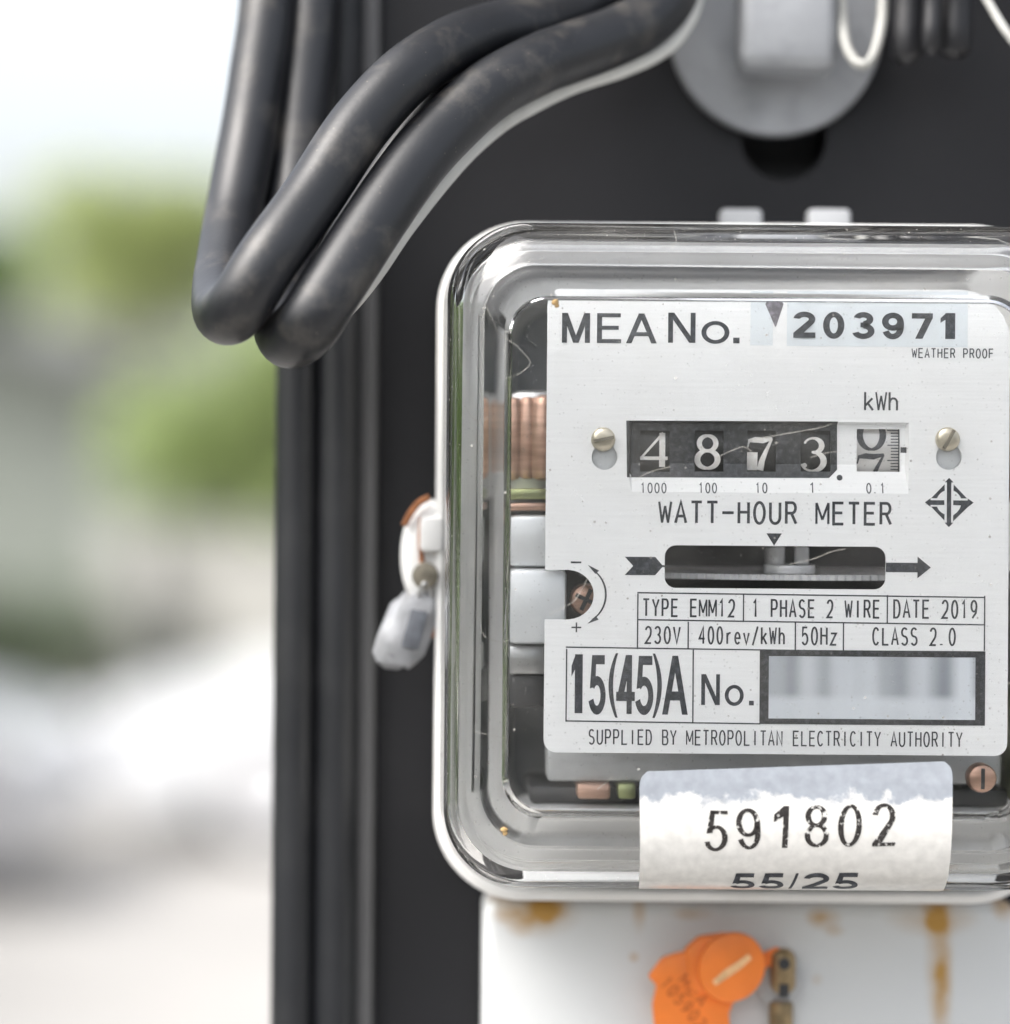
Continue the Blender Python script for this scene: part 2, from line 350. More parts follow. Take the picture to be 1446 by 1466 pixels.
# ------------------------------------------------------------------ helpers: lettering
def arc(cx, cy, rx, ry, a0, a1, n=12):
    return [(cx + rx*math.cos(R(a0+(a1-a0)*i/n)), cy + ry*math.sin(R(a0+(a1-a0)*i/n))) for i in range(n+1)]
def ell(cx, cy, rx, ry): return arc(cx, cy, rx, ry, 90, 450, 28)
G = {
 'A': [[(0, 0), (.5, 1), (1, 0)], [(.17, .32), (.83, .32)]],
 'B': [[(.04, 0), (.04, 1), (.6, 1)] + arc(.6, .765, .32, .235, 90, -90)[1:] + [(.04, .53)], [(.04, 0), (.62, 0)] + arc(.62, .265, .36, .265, -90, 90)[1:]],
 'C': [arc(.52, .5, .48, .5, 42, 318, 24)],
 'D': [[(.04, 0), (.04, 1), (.45, 1)] + arc(.45, .5, .5, .5, 90, -90, 18)[1:] + [(.04, 0)]],
 'E': [[(1, 1), (.06, 1), (.06, 0), (1, 0)], [(.06, .53), (.9, .53)]],
 'F': [[(1, 1), (.06, 1), (.06, 0)], [(.06, .53), (.88, .53)]],
 'H': [[(.04, 0), (.04, 1)], [(.96, 0), (.96, 1)], [(.04, .53), (.96, .53)]],
 'I': [[(.5, 0), (.5, 1)]],
 'L': [[(.08, 1), (.08, 0), (1, 0)]],
 'M': [[(0, 0), (0, 1)], [(0, 1), (.5, .2)], [(.5, .2), (1, 1)], [(1, 1), (1, 0)]],
 'N': [[(.05, 0), (.05, 1), (.95, 0), (.95, 1)]],
 'O': [ell(.5, .5, .48, .5)],
 'P': [[(.06, 0), (.06, 1), (.6, 1)] + arc(.6, .73, .36, .27, 90, -90)[1:] + [(.06, .46)]],
 'R': [[(.06, 0), (.06, 1), (.6, 1)] + arc(.6, .75, .34, .25, 90, -90)[1:] + [(.06, .5)], [(.55, .5), (1, 0)]],
 'S': [arc(.5, .745, .42, .255, 35, 180, 12) + arc(.5, .745, .42, .235, 180, 262, 6)[1:] + arc(.5, .255, .44, .255, 75, 0, 6) + arc(.5, .255, .44, .255, 0, -150, 12)[1:]],
 'T': [[(0, 1), (1, 1)], [(.5, 1), (.5, 0)]],
 'U': [[(.04, 1), (.04, .3)] + arc(.5, .3, .46, .3, 180, 360, 14)[1:] + [(.96, 1)]],
 'V': [[(0, 1), (.5, 0), (1, 1)]],
 'W': [[(0, 1), (.25, 0)], [(.25, 0), (.5, .8)], [(.5, .8), (.75, 0)], [(.75, 0), (1, 1)]],
 'Y': [[(0, 1), (.5, .46), (1, 1)], [(.5, .46), (.5, 0)]],
 'k': [[(.08, 0), (.08, 1)], [(.88, .66), (.08, .24)], [(.36, .40), (.95, 0)]],
 'h': [[(.08, 0), (.08, 1)], [(.08, .42)] + arc(.5, .42, .40, .24, 170, 0, 10) + [(.90, 0)]],
 'r': [[(.25, 0), (.25, .66)], [(.25, .38)] + arc(.7, .36, .45, .29, 165, 70, 8)],
 'e': [[(.08, .34), (.9, .34)] + arc(.5, .34, .41, .33, 0, 320, 20)],
 'v': [[(.04, .66), (.5, 0), (.96, .66)]],
 'z': [[(.08, .66), (.92, .66), (.06, 0), (.96, 0)]],
 '/': [[(.05, -.08), (.95, 1.05)]],
 '-': [[(-.05, .5), (1.05, .5)]],
 '.': [[(.22, .0), (.22, .075)], [(.34, .0), (.34, .075)]],
 '0': [ell(.5, .5, .44, .5)],
 '1': [[(.22, .8), (.5, 1), (.5, 0)]],
 '2': [arc(.5, .73, .42, .27, 165, -10, 14) + arc(.5, .73, .42, .40, -20, -62, 5)[1:] + [(.06, 0), (.96, 0)]],
 '3': [arc(.46, .755, .40, .245, 155, -90, 14) , arc(.46, .265, .44, .265, 90, -155, 16) ],
 '4': [[(.72, 0), (.72, 1), (.02, .3), (.98, .3)]],
 '5': [[(.88, 1), (.18, 1), (.12, .52)] + arc(.48, .32, .44, .32, 130, -150, 18)],
 '6': [ell(.5, .31, .42, .31), [(.08, .33), (.2, .7), (.75, 1)]],
 '7': [[(.06, 1), (.94, 1), (.4, 0)]],
 '8': [ell(.5, .75, .38, .25), ell(.5, .26, .45, .26)],
 '9': [ell(.5, .69, .42, .31), [(.92, .67), (.8, .3), (.25, 0)]],
}
def ribbon(V, Fc, pts, w, lift):
    """pts: 2D px; w: px width or list; adds a mitred strip"""
    n = len(pts); ws = w if isinstance(w, (list, tuple)) else [w]*n
    closed = (abs(pts[0][0]-pts[-1][0]) + abs(pts[0][1]-pts[-1][1])) < 1e-6 and n > 3
    b0 = len(V)
    for i, p in enumerate(pts):
        p = Vector(p[:2])
        if closed: a, c = Vector(pts[i-1 if i else n-2][:2]), Vector(pts[i+1 if i < n-1 else 1][:2])
        else: a, c = Vector(pts[max(i-1, 0)][:2]), Vector(pts[min(i+1, n-1)][:2])
        d1 = (p-a); d2 = (c-p)
        d1 = d1.normalized() if d1.length > 1e-9 else d2.normalized()
        d2 = d2.normalized() if d2.length > 1e-9 else d1
        t = (d1+d2)
        t = t.normalized() if t.length > 1e-3 else d1
        nrm = Vector((-t.y, t.x))
        k = min(2.2, 1/max(.35, abs(nrm.dot(Vector((-d1.y, d1.x))))))
        o = nrm * ws[i]*.5*k
        V.append((p.x+o.x, p.y+o.y, lift)); V.append((p.x-o.x, p.y-o.y, lift))
    for i in range(n-1):
        q = b0+2*i
        Fc.append((q, q+1, q+3, q+2))
def stroke_text(txt, x0, x1, y0, y1, sw, fill=.76):
    """monoline fixed-pitch lettering filling the box (photograph px, y down)"""
    V, Fc = [], []
    n = len(txt); h = y1-y0-sw
    gw0 = (x1-x0)/(n-1+fill) if n > 1 else (x1-x0)/fill
    for i, ch in enumerate(txt):
        if ch == ' ': continue
        gx = x0+i*gw0; gw = gw0*fill
        for j, st in enumerate(G[ch]):
            wide = ch in 'MW'; g = gw*(1.07 if wide else 1); s1 = sw*(.80 if wide else 1)
            pts = [(gx-(g-gw)/2+s1*.5+p[0]*(g-s1), y1-sw*.5-p[1]*h) for p in st]
            ribbon(V, Fc, pts, s1, j*.00001+.000005*(i % 2))
    return V, Fc
def bold_glyph(ch, sx, sy):
    """heavy grotesque characters in a unit box; sx, sy: stem and bar thickness"""
    o = []
    def Rc(x0, y0, x1, y1): o.append([(x0, y0), (x1, y0), (x1, y1), (x0, y1)])
    def Dg(xa, ya, xb, yb, w): o.append([(xa-w/2, ya), (xa+w/2, ya), (xb+w/2, yb), (xb-w/2, yb)])
    def Ar(cx, cy, rx, ry, a0, a1, n=26):
        for i in range(n):
            p = []
            for a, k in ((a0+(a1-a0)*i/n, 0), (a0+(a1-a0)*(i+1)/n, 0), (a0+(a1-a0)*(i+1)/n, 1), (a0+(a1-a0)*i/n, 1)):
                p.append((cx+(rx-k*sx)*math.cos(R(a)), cy+(ry-k*sy)*math.sin(R(a))))
            o.append(p+['arc'])
    if ch in '0o': Ar(.5, .5, .5, .5, 0, 360, 40)
    elif ch == '1': Rc(1-sx*1.5, 0, 1, 1); o.append([(1-sx*1.4, 1), (0, .80), (0, .62), (1-sx*1.4, .76)])
    elif ch == '2':
        Ar(.5, .71, .5, .29, 172, -32); e = R(-32)
        o.append([(.5+.5*math.cos(e), .71+.29*math.sin(e)), (.5+(.5-sx)*math.cos(e), .71+(.29-sy)*math.sin(e)), (0, sy*.9), (.16+sx, sy*.9)]); Rc(0, 0, 1, sy)
    elif ch == '3': Ar(.48, .735, .46, .265, 165, -90); Ar(.48, .295, .52, .295, 90, -165); Rc(.34, .5-sy*.35, .55, .5+sy*.55)
    elif ch == '4': Rc(.56, 0, .56+sx, 1); Rc(0, .22, 1, .22+sy); Dg(sx*.62, .22, .56+sx*.4, 1, sx*1.2)
    elif ch == '5':
        Rc(.16, 1-sy, .93, 1); o.append([(.16, 1), (.16+sx*.85, 1), (.10+sx*.85, .47), (.04, .44)]); Ar(.47, .325, .53, .325, 142, -162)
    elif ch == '7': Rc(0, 1-sy, 1, 1); Dg(.34, 0, 1-sx*.62, 1-sy, sx*1.12)
    elif ch == '8': Ar(.5, .745, .45, .255, 0, 360, 40); Ar(.5, .285, .5, .285, 0, 360, 40)
    elif ch == '9': Ar(.5, .66, .5, .34, 0, 360, 40); Ar(.5, .42, .5, .42, 6, -158); Rc(1-sx, .42, 1, .64)
    elif ch == '(' or ch == ')':
        for i in range(16):
            t0, t1 = -1+i/8, -1+(i+1)/8
            f = lambda t, k: (.95*t*t+k*(.62-.30*t*t)) if ch == '(' else 1-(.95*t*t+k*(.62-.30*t*t))
            o.append([(f(t0, 0), .5+t0*.5), (f(t1, 0), .5+t1*.5), (f(t1, 1), .5+t1*.5), (f(t0, 1), .5+t0*.5), 'arc'])
    elif ch == 'M': Rc(0, 0, sx, 1); Rc(1-sx, 0, 1, 1); Dg(.5, 0, sx*.6, 1, sx*1.1); Dg(.5, 0, 1-sx*.6, 1, sx*1.1)
    elif ch == 'N': Rc(0, 0, sx, 1); Rc(1-sx, 0, 1, 1); Dg(1-sx*.62, 0, sx*.62, 1, sx*1.24)
    elif ch == 'E': Rc(0, 0, sx, 1); Rc(sx*.5, 1-sy, .98, 1); Rc(sx*.5, .5-sy*.4, .9, .5+sy*.6); Rc(sx*.5, 0, 1, sy)
    elif ch == 'A': Dg(sx*.55, 0, .5, 1, sx*1.1); Dg(1-sx*.55, 0, .5, 1, sx*1.1); Rc(.2, .24, .8, .24+sy)
    elif ch == '.': Rc(0, 0, 1, 1)
    elif ch == '/': Dg(.17, 0, .83, 1, .34)
    return o
def bold_char(ch, x0, x1, y0, y1, sw, bar=None):
    V, Fc = [], []; w, h = x1-x0, y1-y0
    for j, p in enumerate(bold_glyph(ch, sw/w, (bar or sw*.92)/h)):
        lift = 0 if p[-1] == 'arc' else .00001+.000006*j
        p = [q for q in p if q != 'arc']; b = len(V)
        V += [(x0+q[0]*w, y1-q[1]*h, lift) for q in p]; Fc.append(tuple(range(b, b+len(p))))
    return V, Fc
def merge(*parts):
    V, Fc = [], []
    for v, f in parts:
        b = len(V); V += v; Fc += [tuple(i+b for i in q) for q in f]
    return V, Fc
def box_around(V): return (min(v[0] for v in V), max(v[0] for v in V), min(v[1] for v in V), max(v[1] for v in V))
def upright(V):
    """px points drawn straight: keep them straight in the world, placed by their centre"""
    x0, x1, y0, y1 = box_around(V); cx, cy_ = (x0+x1)/2, (y0+y1)/2
    a, b = ab(cx, cy_)
    return [(a+v[0]-cx, b+v[1]-cy_, v[2]) for v in V]
def cut_grid(V, Fc, xs=(), ys=()):
    bm = bmesh.new(); vs = [bm.verts.new(v) for v in V]
    for f in Fc:
        try: bm.faces.new([vs[i] for i in f])
        except ValueError: pass
    for x in xs: bmesh.ops.bisect_plane(bm, geom=bm.verts[:]+bm.edges[:]+bm.faces[:], plane_co=(x, 0, 0), plane_no=(1, 0, 0), dist=1e-5)
    for y in ys: bmesh.ops.bisect_plane(bm, geom=bm.verts[:]+bm.edges[:]+bm.faces[:], plane_co=(0, y, 0), plane_no=(0, 1, 0), dist=1e-5)
    bm.verts.index_update()
    V2 = [tuple(v.co) for v in bm.verts]; F2 = [tuple(v.index for v in f.verts) for f in bm.faces]; bm.free()
    return V2, F2
def fill2d(outer, holes):
    """triangulated polygon with holes, px coordinates"""
    cu = bpy.data.curves.new('outline', 'CURVE'); cu.dimensions = '2D'; cu.fill_mode = 'FRONT'
    for loop in [outer]+holes:
        sp = cu.splines.new('POLY'); sp.points.add(len(loop)-1); sp.use_cyclic_u = True
        for p, q in zip(sp.points, loop): p.co = (q[0]*.01, q[1]*.01, 0, 1)
    ob = bpy.data.objects.new('outline', cu); C.objects.link(ob)
    dg = bpy.context.evaluated_depsgraph_get()
    me = bpy.data.meshes.new_from_object(ob.evaluated_get(dg))
    V = [(v.co.x*100, v.co.y*100, 0) for v in me.vertices]; Fc = [tuple(p.vertices) for p in me.polygons]
    bpy.data.objects.remove(ob); bpy.data.curves.remove(cu); bpy.data.meshes.remove(me)
    return V, Fc
def rrect(x0, x1, y0, y1, r, n=8, rs=None):
    r4 = rs or (r, r, r, r); o = []
    for (cx, cy_, a0, rr) in ((x1-r4[0], y0+r4[0], -90, r4[0]), (x1-r4[1], y1-r4[1], 0, r4[1]), (x0+r4[2], y1-r4[2], 90, r4[2]), (x0+r4[3], y0+r4[3], 180, r4[3])):
        o += [(cx+rr*math.cos(R(a0+90*i/n)), cy_+rr*math.sin(R(a0+90*i/n))) for i in range(n+1)]
    return o

# ================================================================== SETTING
ground = mesh('ground', [(-250, -60, 0), (250, -60, 0), (250, 400, 0), (-250, 400, 0)], [(0, 1, 2, 3)],
              mat('pale_concrete_ground', (.31, .30, .285), .85, var=.12, scale=.8, stain=(.25, .24, .225), stain_scale=2.5, stain_amt=.5, bump=.3, bump_scale=60))
ground['kind'] = 'structure'

# ================================================================== MOUNTING BOARD
YB = 0.078                                   # depth of the board face
board = thing('mounting_board', 'tall black painted board with a grey edge strip behind the meter', 'board')
kb = (D0+YB)/D0
aL = ab(541, 733)[0]*kb
hole_c = P(1122, 196, YB); hole_r = 62*S*kb
xl = aL*S; xr = xl+.36
# panel with a real round hole behind the washer
zt, zb = H+.9, 0.0
out = [(xl, zb), (xr, zb), (xr, zt), (xl, zt)]
hole = [(hole_c.x+hole_r*math.cos(2*math.pi*i/40), hole_c.z+hole_r*math.sin(2*math.pi*i/40)) for i in range(40)]
V, Fc = fill2d(out, [hole])
bm = bmesh.new(); vs = [bm.verts.new((v[0], YB, v[1])) for v in V]
for f in Fc: bm.faces.new([vs[i] for i in f])
ex = bmesh.ops.extrude_face_region(bm, geom=bm.faces[:])
bmesh.ops.translate(bm, verts=[g for g in ex['geom'] if isinstance(g, bmesh.types.BMVert)], vec=(0, .02, 0))
bm_obj('panel', bm, M['board'], board)
box('backing_sheet', ((xl+xr)/2, YB+.0245, zt/2), (xr-xl-.01, .005, zt-.02), M['dark_in'], board)
tw = 26*S*kb
box('edge_strip', (xl-tw/2-.0003, YB+.004, zt/2), (tw, .016, zt), M['trim'], board, .0006)

# ================================================================== METER
meter = thing('electricity_meter', 'single phase electricity meter under a clear moulded cover, dial reading 48739', 'meter')
meter['label'] = 'white electricity meter with printed dial plate under a clear moulded cover'

# ---- base tray
def loft(rings, cap0=True, cap1=True):
    V, Fc = [], []; n = len(rings[0])
    for r in rings: V += r
    for i in range(len(rings)-1):
        for k in range(n):
            Fc.append((i*n+k, i*n+(k+1) % n, (i+1)*n+(k+1) % n, (i+1)*n+k))
    if cap0: Fc.append(tuple(range(n))[::-1])
    if cap1: Fc.append(tuple(range((len(rings)-1)*n, len(rings)*n)))
    return V, Fc
ML = ab(1090, 800)
def ring(L, Rr, T, B, r, y, n=14):
    """rounded rectangle given in photograph px (plate scale), kept upright"""
    cx, cy_ = (L+Rr)/2, (T+B)/2; a, b = ab(cx, cy_)
    return [W(a+p[0]-cx, b+p[1]-cy_, y) for p in rrect(L, Rr, T, B, r, n)]
def fin(o, ang=35):
    bm = bmesh.new(); bm.from_mesh(o.data); bmesh.ops.recalc_face_normals(bm, faces=bm.faces[:]); bm.to_mesh(o.data); bm.free()
    shade(o.data, ang); return o
bL, bR, bT, bB = 617, 1566, 295, 1326
def bring(i, y, r): return ring(bL+i, bR-i, bT+i, bB-i, r-i, y)
rings = [bring(2, .072, 135), bring(0, .070, 135), bring(0, .037, 135), bring(2, .0350, 135), bring(14, .0342, 135), bring(19, .0345, 135), bring(21, .0365, 135), bring(24, .0415, 135), bring(112, .0430, 150), bring(118, .0445, 150), bring(122, .064, 150)]  # shallow pale inner ledge added to brighten the cover's rim
V, Fc = loft(rings)
fin(mesh('base_housing', V, Fc, M['base'], meter))
# dark liner plate on the tray floor
V, Fc = loft([bring(128, .0635, 190), bring(128, .0615, 190)])
fin(mesh('inner_back_plate', V, Fc, mat('grey_inner_plate', (.22, .225, .235), .5, var=.3, scale=60), meter))

# ---- clear cover
fL, fR, fT, fB, fr = 631, 1552, 311, 1284, 118          # at the flange
gL, gR, gT, gB, gr = 728, 1452, 434, 1158, 52           # edge of the flat front
def cring(t, y, grow=0):
    L = fL+(gL-fL)*t; Rr = fR+(gR-fR)*t; T = fT+(gT-fT)*t; B = fB+(gB-fB)*t; r = fr+(gr-fr)*t
    return ring(L-grow, Rr+grow, T-grow, B+grow, max(6, r+grow), y, 18)
outer = [(-.02, .0338), (-.03, .0330), (-.03, .0305), (-.02, .0298), (0, .0294), (.015, .024), (.03, .016), (.05, .009), (.065, .004)]
for i in range(1, 19):
    f = R(90*i/18); outer.append((.075+.90*(1-math.cos(f)), .003-.015*math.sin(f)))
outer.append((1.05, -.0121))
inner = [(.17, .0338), (.20, .020), (.23, .010), (.27, .004)]
for i in range(1, 13):                                   # slightly rippled moulding
    f = R(90*i/12); inner.append((.29+.50*(1-math.cos(f)), .002-.0090*math.sin(f)+(.00022*math.sin(i*2.3) if i < 12 else 0)))
inner += [(.93, -.0072), (.98, -.0078), (1.015, -.0090), (1.03, -.0092), (1.12, -.0092)]
def OUT(t):
    """outer cover depth for profile parameter t (flat front after 1)"""
    for (t0, y0), (t1, y1) in zip(outer[4:], outer[5:]):
        if t0 <= t <= t1: return y0+(y1-y0)*(t-t0)/(t1-t0)
    return outer[-1][1]
def uneven(ring_, t, amp, seed):
    k = amp*max(0, min(1, (t-.06)/.15, (.97-t)/.12))
    if k <= 0: return ring_
    return [p+Vector((noise.noise(p*38+Vector((seed, 0, 0))), noise.noise(p*30+Vector((0, seed, 0)))*1.3, noise.noise(p*38+Vector((0, 0, seed)))))*k for p in ring_]
ro = [cring(t, y) for t, y in outer]; ri = [uneven(cring(t, y), t, .0015, 9.7) for t, y in inner]
V1, F1 = loft(ro, False, True); V2, F2 = loft(ri[::-1], True, False)
V, Fc = merge((V1, F1), (V2, F2))
n = len(ro[0]); b2 = len(V1)+(len(ri)-1)*n
for k in range(n): Fc.append((k, b2+k, b2+(k+1) % n, (k+1) % n))
cover = fin(mesh('glass_cover', V, Fc, M['glass'], meter), 25)

# ---- name plate, with the shallow register recess pressed into it
pc = ab(1112, 748); PW, PH = 660, 662
px0, px1, py0, py1 = pc[0]-PW/2, pc[0]+PW/2, pc[1]-PH/2, pc[1]+PH/2
rc = ab(1100, 655)
rx0, rx1 = ab(901, 650)[0], ab(1300, 650)[0]
ry0, ry1, ry2, ry3 = ab(1100, 604.5)[1], ab(1100, 608)[1], ab(1100, 665)[1], ab(1100, 706)[1]
REC = .0016
def recess(a, b):
    fx = max(0, min(1, (a-rx0)/4, (rx1-a)/4))
    fy = 0 if b <= ry0 or b >= ry3 else (b-ry0)/(ry1-ry0) if b < ry1 else 1 if b <= ry2 else (ry3-b)/(ry3-ry2)
    return REC*fx*fy
CUTX = (rx0, rx0+4, rx1-4, rx1); CUTY = (ry0, ry1, ry2, ry3)
def up_loop(loop):
    V = upright([(p[0], p[1], 0) for p in loop]); return [(v[0], v[1]) for v in V]
wins = [(917, 960, 617, 676), (995, 1037, 617, 676), (1070, 1112, 617, 676), (1147, 1190, 617, 676)]
win5 = (1227, 1289, 615, 676)
def key(cx):                                              # key-hole opening round a plate screw
    return up_loop(arc(cx+2, 655, 18.5, 18.5, -40, 220, 16)+arc(cx, 631, 14, 14, 160, 380, 14))
slot = up_loop(rrect(952, 1267, 782, 843, 16, 6))
holes = [up_loop(rrect(*w, 1, 2)) for w in wins]+[up_loop(rrect(*win5, 1, 2)), slot, key(864), key(1355)]
# outline with the adjuster notch in the edge
notch = [ab(782, 816), ab(812, 816)]+[ab(*p) for p in arc(813, 851.5, 38, 35.5, -88, 88, 14)]+[ab(812, 887), ab(782, 887)]
notch[0] = (px0, notch[0][1]); notch[-1] = (px0, notch[-1][1])
ol = rrect(px0, px1, py0, py1, 16, 6, (70, 18, 18, 18))
# order in rrect: top-right, bottom-right, bottom-left, top-left; notch sits between bottom-left and top-left
ol = ol[:21]+notch[::-1]+ol[21:]
V, Fc = fill2d(ol, holes)
V, Fc = cut_grid(V, Fc, CUTX, CUTY)
bm = bmesh.new(); vs = [bm.verts.new(v) for v in V]
for f in Fc: bm.faces.new([vs[i] for i in f])
ex = bmesh.ops.extrude_face_region(bm, geom=bm.faces[:])
back = [g for g in ex['geom'] if isinstance(g, bmesh.types.BMVert)]
bmesh.ops.translate(bm, verts=back, vec=(0, 0, 1))
for v in bm.verts:
    th = .0009 if v.co.z > .5 else 0
    v.co = W(v.co.x, v.co.y, recess(v.co.x, v.co.y)+th)
bm.faces.ensure_lookup_table()
for f in bm.faces:                                        # cut edges of the register windows get the black field colour too
    cpt = f.calc_center_median(); a_, b_ = cpt.x/S, (H-cpt.z)/S
    for w in wins:
        wa, wb = ab((w[0]+w[1])/2, (w[2]+w[3])/2)
        if abs(a_-wa) < (w[1]-w[0])/2+1 and abs(b_-wb) < (w[3]-w[2])/2+1: f.material_index = 1
plate = bm_obj('name_plate', bm, M['plate'], meter); plate.data.materials.append(M['black_field'])

def on_plate(name, VF, m, lift=.00006, place=True, parent=None):
    V, Fc = VF
    if place: V = upright(V)
    x0, x1, y0, y1 = box_around(V)
    if x1 > rx0 and x0 < rx1 and y1 > ry0 and y0 < ry3: V, Fc = cut_grid(V, Fc, CUTX, CUTY)
    return mesh(name, [W(v[0], v[1], recess(v[0], v[1])-lift-v[2]) for v in V], Fc, m, parent or plate)
def poly(pts): return [(p[0], p[1], 0) for p in pts], [tuple(range(len(pts)))]
def rect(x0, x1, y0, y1): return poly([(x0, y0), (x1, y0), (x1, y1), (x0, y1)])

# black register field, windows cut out of it
fld = [ab(897, 603), ab(1199, 604.5), ab(1199, 673), ab(1187, 685), ab(898, 684)]
V, Fc = fill2d(fld, [up_loop(rrect(w[0]+.3, w[1]-.3, w[2]+.3, w[3]-.3, 1, 2)) for w in wins])
on_plate('register_field', (V, Fc), M['black_field'], .00005, False)

# fine lettering
for t, x0, x1, y0, y1, sw in [
    ('WEATHER PROOF', 1304, 1421, 500, 514.5, 1.7), ('kWh', 1235, 1286, 561, 590, 3.0),
    ('WATT-HOUR METER', 943, 1276, 718, 752, 3.9), ('TYPE EMM12', 920, 1053, 857, 883.5, 2.7),
    ('1 PHASE 2 WIRE', 1076, 1259, 858, 885, 2.7), ('DATE 2019', 1277, 1398, 858.5, 886, 2.7),
    ('230V', 923, 975, 896, 922, 2.6), ('400rev/kWh', 1000, 1124, 896.5, 923, 2.6),
    ('50Hz', 1146, 1198, 897, 924, 2.6), ('CLASS 2.0', 1247, 1367, 898, 924.5, 2.6),
    ('SUPPLIED BY METROPOLITAN ELECTRICITY AUTHORITY', 843, 1376, 1045, 1067.5, 2.1),
    ('1000', 917, 955, 691.5, 707, 1.7), ('100', 1000, 1027, 691.5, 707, 1.7), ('10', 1081, 1099, 691.5, 707, 1.7),
    ('1', 1157, 1169, 691.5, 707, 1.7), ('0.1', 1239, 1267, 692, 707.5, 1.7)]:
    on_plate('lettering', stroke_text(t, x0, x1, y0, y1, sw*1.03, .92 if t == 'kWh' else .84), M['ink_thin'] if sw < 2.0 else M['ink'])
on_plate('minus_mark', rect(818, 833, 804, 806.5), M['ink'])
on_plate('plus_mark', merge(rect(819, 833, 897, 899.2), ([(825, 891, .00002), (827.2, 891, .00002), (827.2, 905, .00002), (825, 905, .00002)], [(0, 1, 2, 3)])), M['ink'])

# bold lettering
def chars(lst, sw, bar=None): return merge(*[bold_char(c, x0, x1, y0, y1, sw, bar) for c, x0, x1, y0, y1 in lst])
on_plate('lettering', chars([('M', 805, 845, 450, 492.5), ('E', 855, 889.5, 450, 492.5), ('A', 896.5, 940.5, 450, 492.5)], 7.2, 5.6), M['ink'])
on_plate('lettering', chars([('N', 956.5, 995.5, 449.5, 492.5), ('o', 1004, 1044, 461, 493.5), ('.', 1049.5, 1058.5, 484.5, 492.5)], 7.0, 5.4), M['ink'])
on_plate('label_tape', merge(rect(1074, 1106, 420, 497), rect(1126, 1384, 420, 497.5)), M['tape'], .00004)
on_plate('lettering', chars([('2', 1135, 1166.5, 448.5, 486), ('0', 1177.5, 1208, 448.5, 487), ('3', 1220, 1251, 448.5, 487), ('9', 1261.5, 1292.5, 449, 487),
                             ('7', 1304, 1334, 449.5, 486), ('1', 1345, 1366, 449, 486)], 9.4, 7.8), M['ink'], .00009)
on_plate('painted_reflection', poly([(1095, 437), (1099, 431), (1117, 431), (1121, 437), (1110.5, 469), (1109, 469)]), M['ink_reflection'], .00009)  # mirrored shape in the cover's inner edge, painted as a flat wedge
on_plate('lettering', chars([('1', 819, 835, 937, 1021), ('5', 844.5, 868, 938, 1023), ('(', 872, 882.5, 935, 1027), ('4', 883, 909.5, 937.5, 1021.5),
                             ('5', 911, 936, 938.5, 1023), (')', 937.5, 948, 935, 1027), ('A', 948.5, 985, 938, 1022)], 7.4, 13), M['ink'])
on_plate('lettering', chars([('N', 1004, 1030.5, 965, 1009), ('o', 1037.5, 1064.5, 980, 1010), ('.', 1072, 1079, 1002.5, 1009)], 5.4, 5), M['ink'])

# ruled boxes
for (xa, ya, xb, yb) in [(913, 850.5, 1408, 853.5), (913, 889, 1408, 892.5), (811, 928.5, 1408, 932.5), (811, 1032.5, 1088, 1034.5)]:
    V, Fc = [], []; ribbon(V, Fc, [(xa, ya), (xb, yb)], 1.9, 0)
    on_plate('rule_line', (V, Fc), M['ink'])
for (x, ya, yb) in [(913.5, 850, 929), (1064.3, 851, 890.5), (1269, 852, 892), (1407.3, 853, 931.5), (985.5, 890, 929.5), (1138, 891, 930.5), (1206.5, 891.5, 931),
                    (811.8, 928.5, 1032.5), (992.3, 930, 1033.5)]:
    V, Fc = [], []; ribbon(V, Fc, [(x, ya), (x, yb)], 1.9, .00002)
    on_plate('rule_line', (V, Fc), M['ink'])
fr_o = up_loop([(1087, 931), (1408, 931), (1408, 1037), (1087, 1037)]); fr_i = up_loop([(1100, 940), (1394, 940), (1394, 1029), (1100, 1029)])
on_plate('serial_frame', fill2d(fr_o, [fr_i]), M['black_field'], .00012, False)
on_plate('serial_label', rect(1097, 1397, 937, 1032), M['barcode'], .00009)

# arrows round the disc window, pointer, decimal point
on_plate('arrow_mark', poly([(895, 797.5), (938.5, 797.5), (948.5, 809), (952, 809), (952, 812), (948.5, 812), (938.5, 823.5), (895, 823.5), (907, 810.5)]), M['ink'])
on_plate('arrow_mark', poly([(1267, 806), (1312, 806), (1312, 797), (1331, 812.5), (1312, 828), (1312, 819.5), (1267, 819.5)]), M['ink'])
on_plate('pointer_mark', poly([(1097, 764), (1119, 764), (1108, 781.5)]), M['ink'])
on_plate('decimal_point', poly(arc(1202, 684.5, 4.2, 4.2, 0, 350, 20)), M['ink'])
on_plate('index_mark', rect(1289.5, 1297.5, 641, 649), M['ink'])
V, Fc = [], []
ribbon(V, Fc, arc(832, 851.5, 36, 40, -62, 62, 20), [1.6+1.2*math.sin(math.pi*i/20) for i in range(21)], 0)
V2, F2 = merge((V, Fc), ([(842, 809, .00002), (858, 817, .00002), (853, 822, .00002)], [(0, 1, 2)]), ([(842, 893, .00002), (854, 881.5, .00002), (858, 887, .00002)], [(0, 1, 2)]))
on_plate('adjust_arrow', (V2, F2), M['ink'])

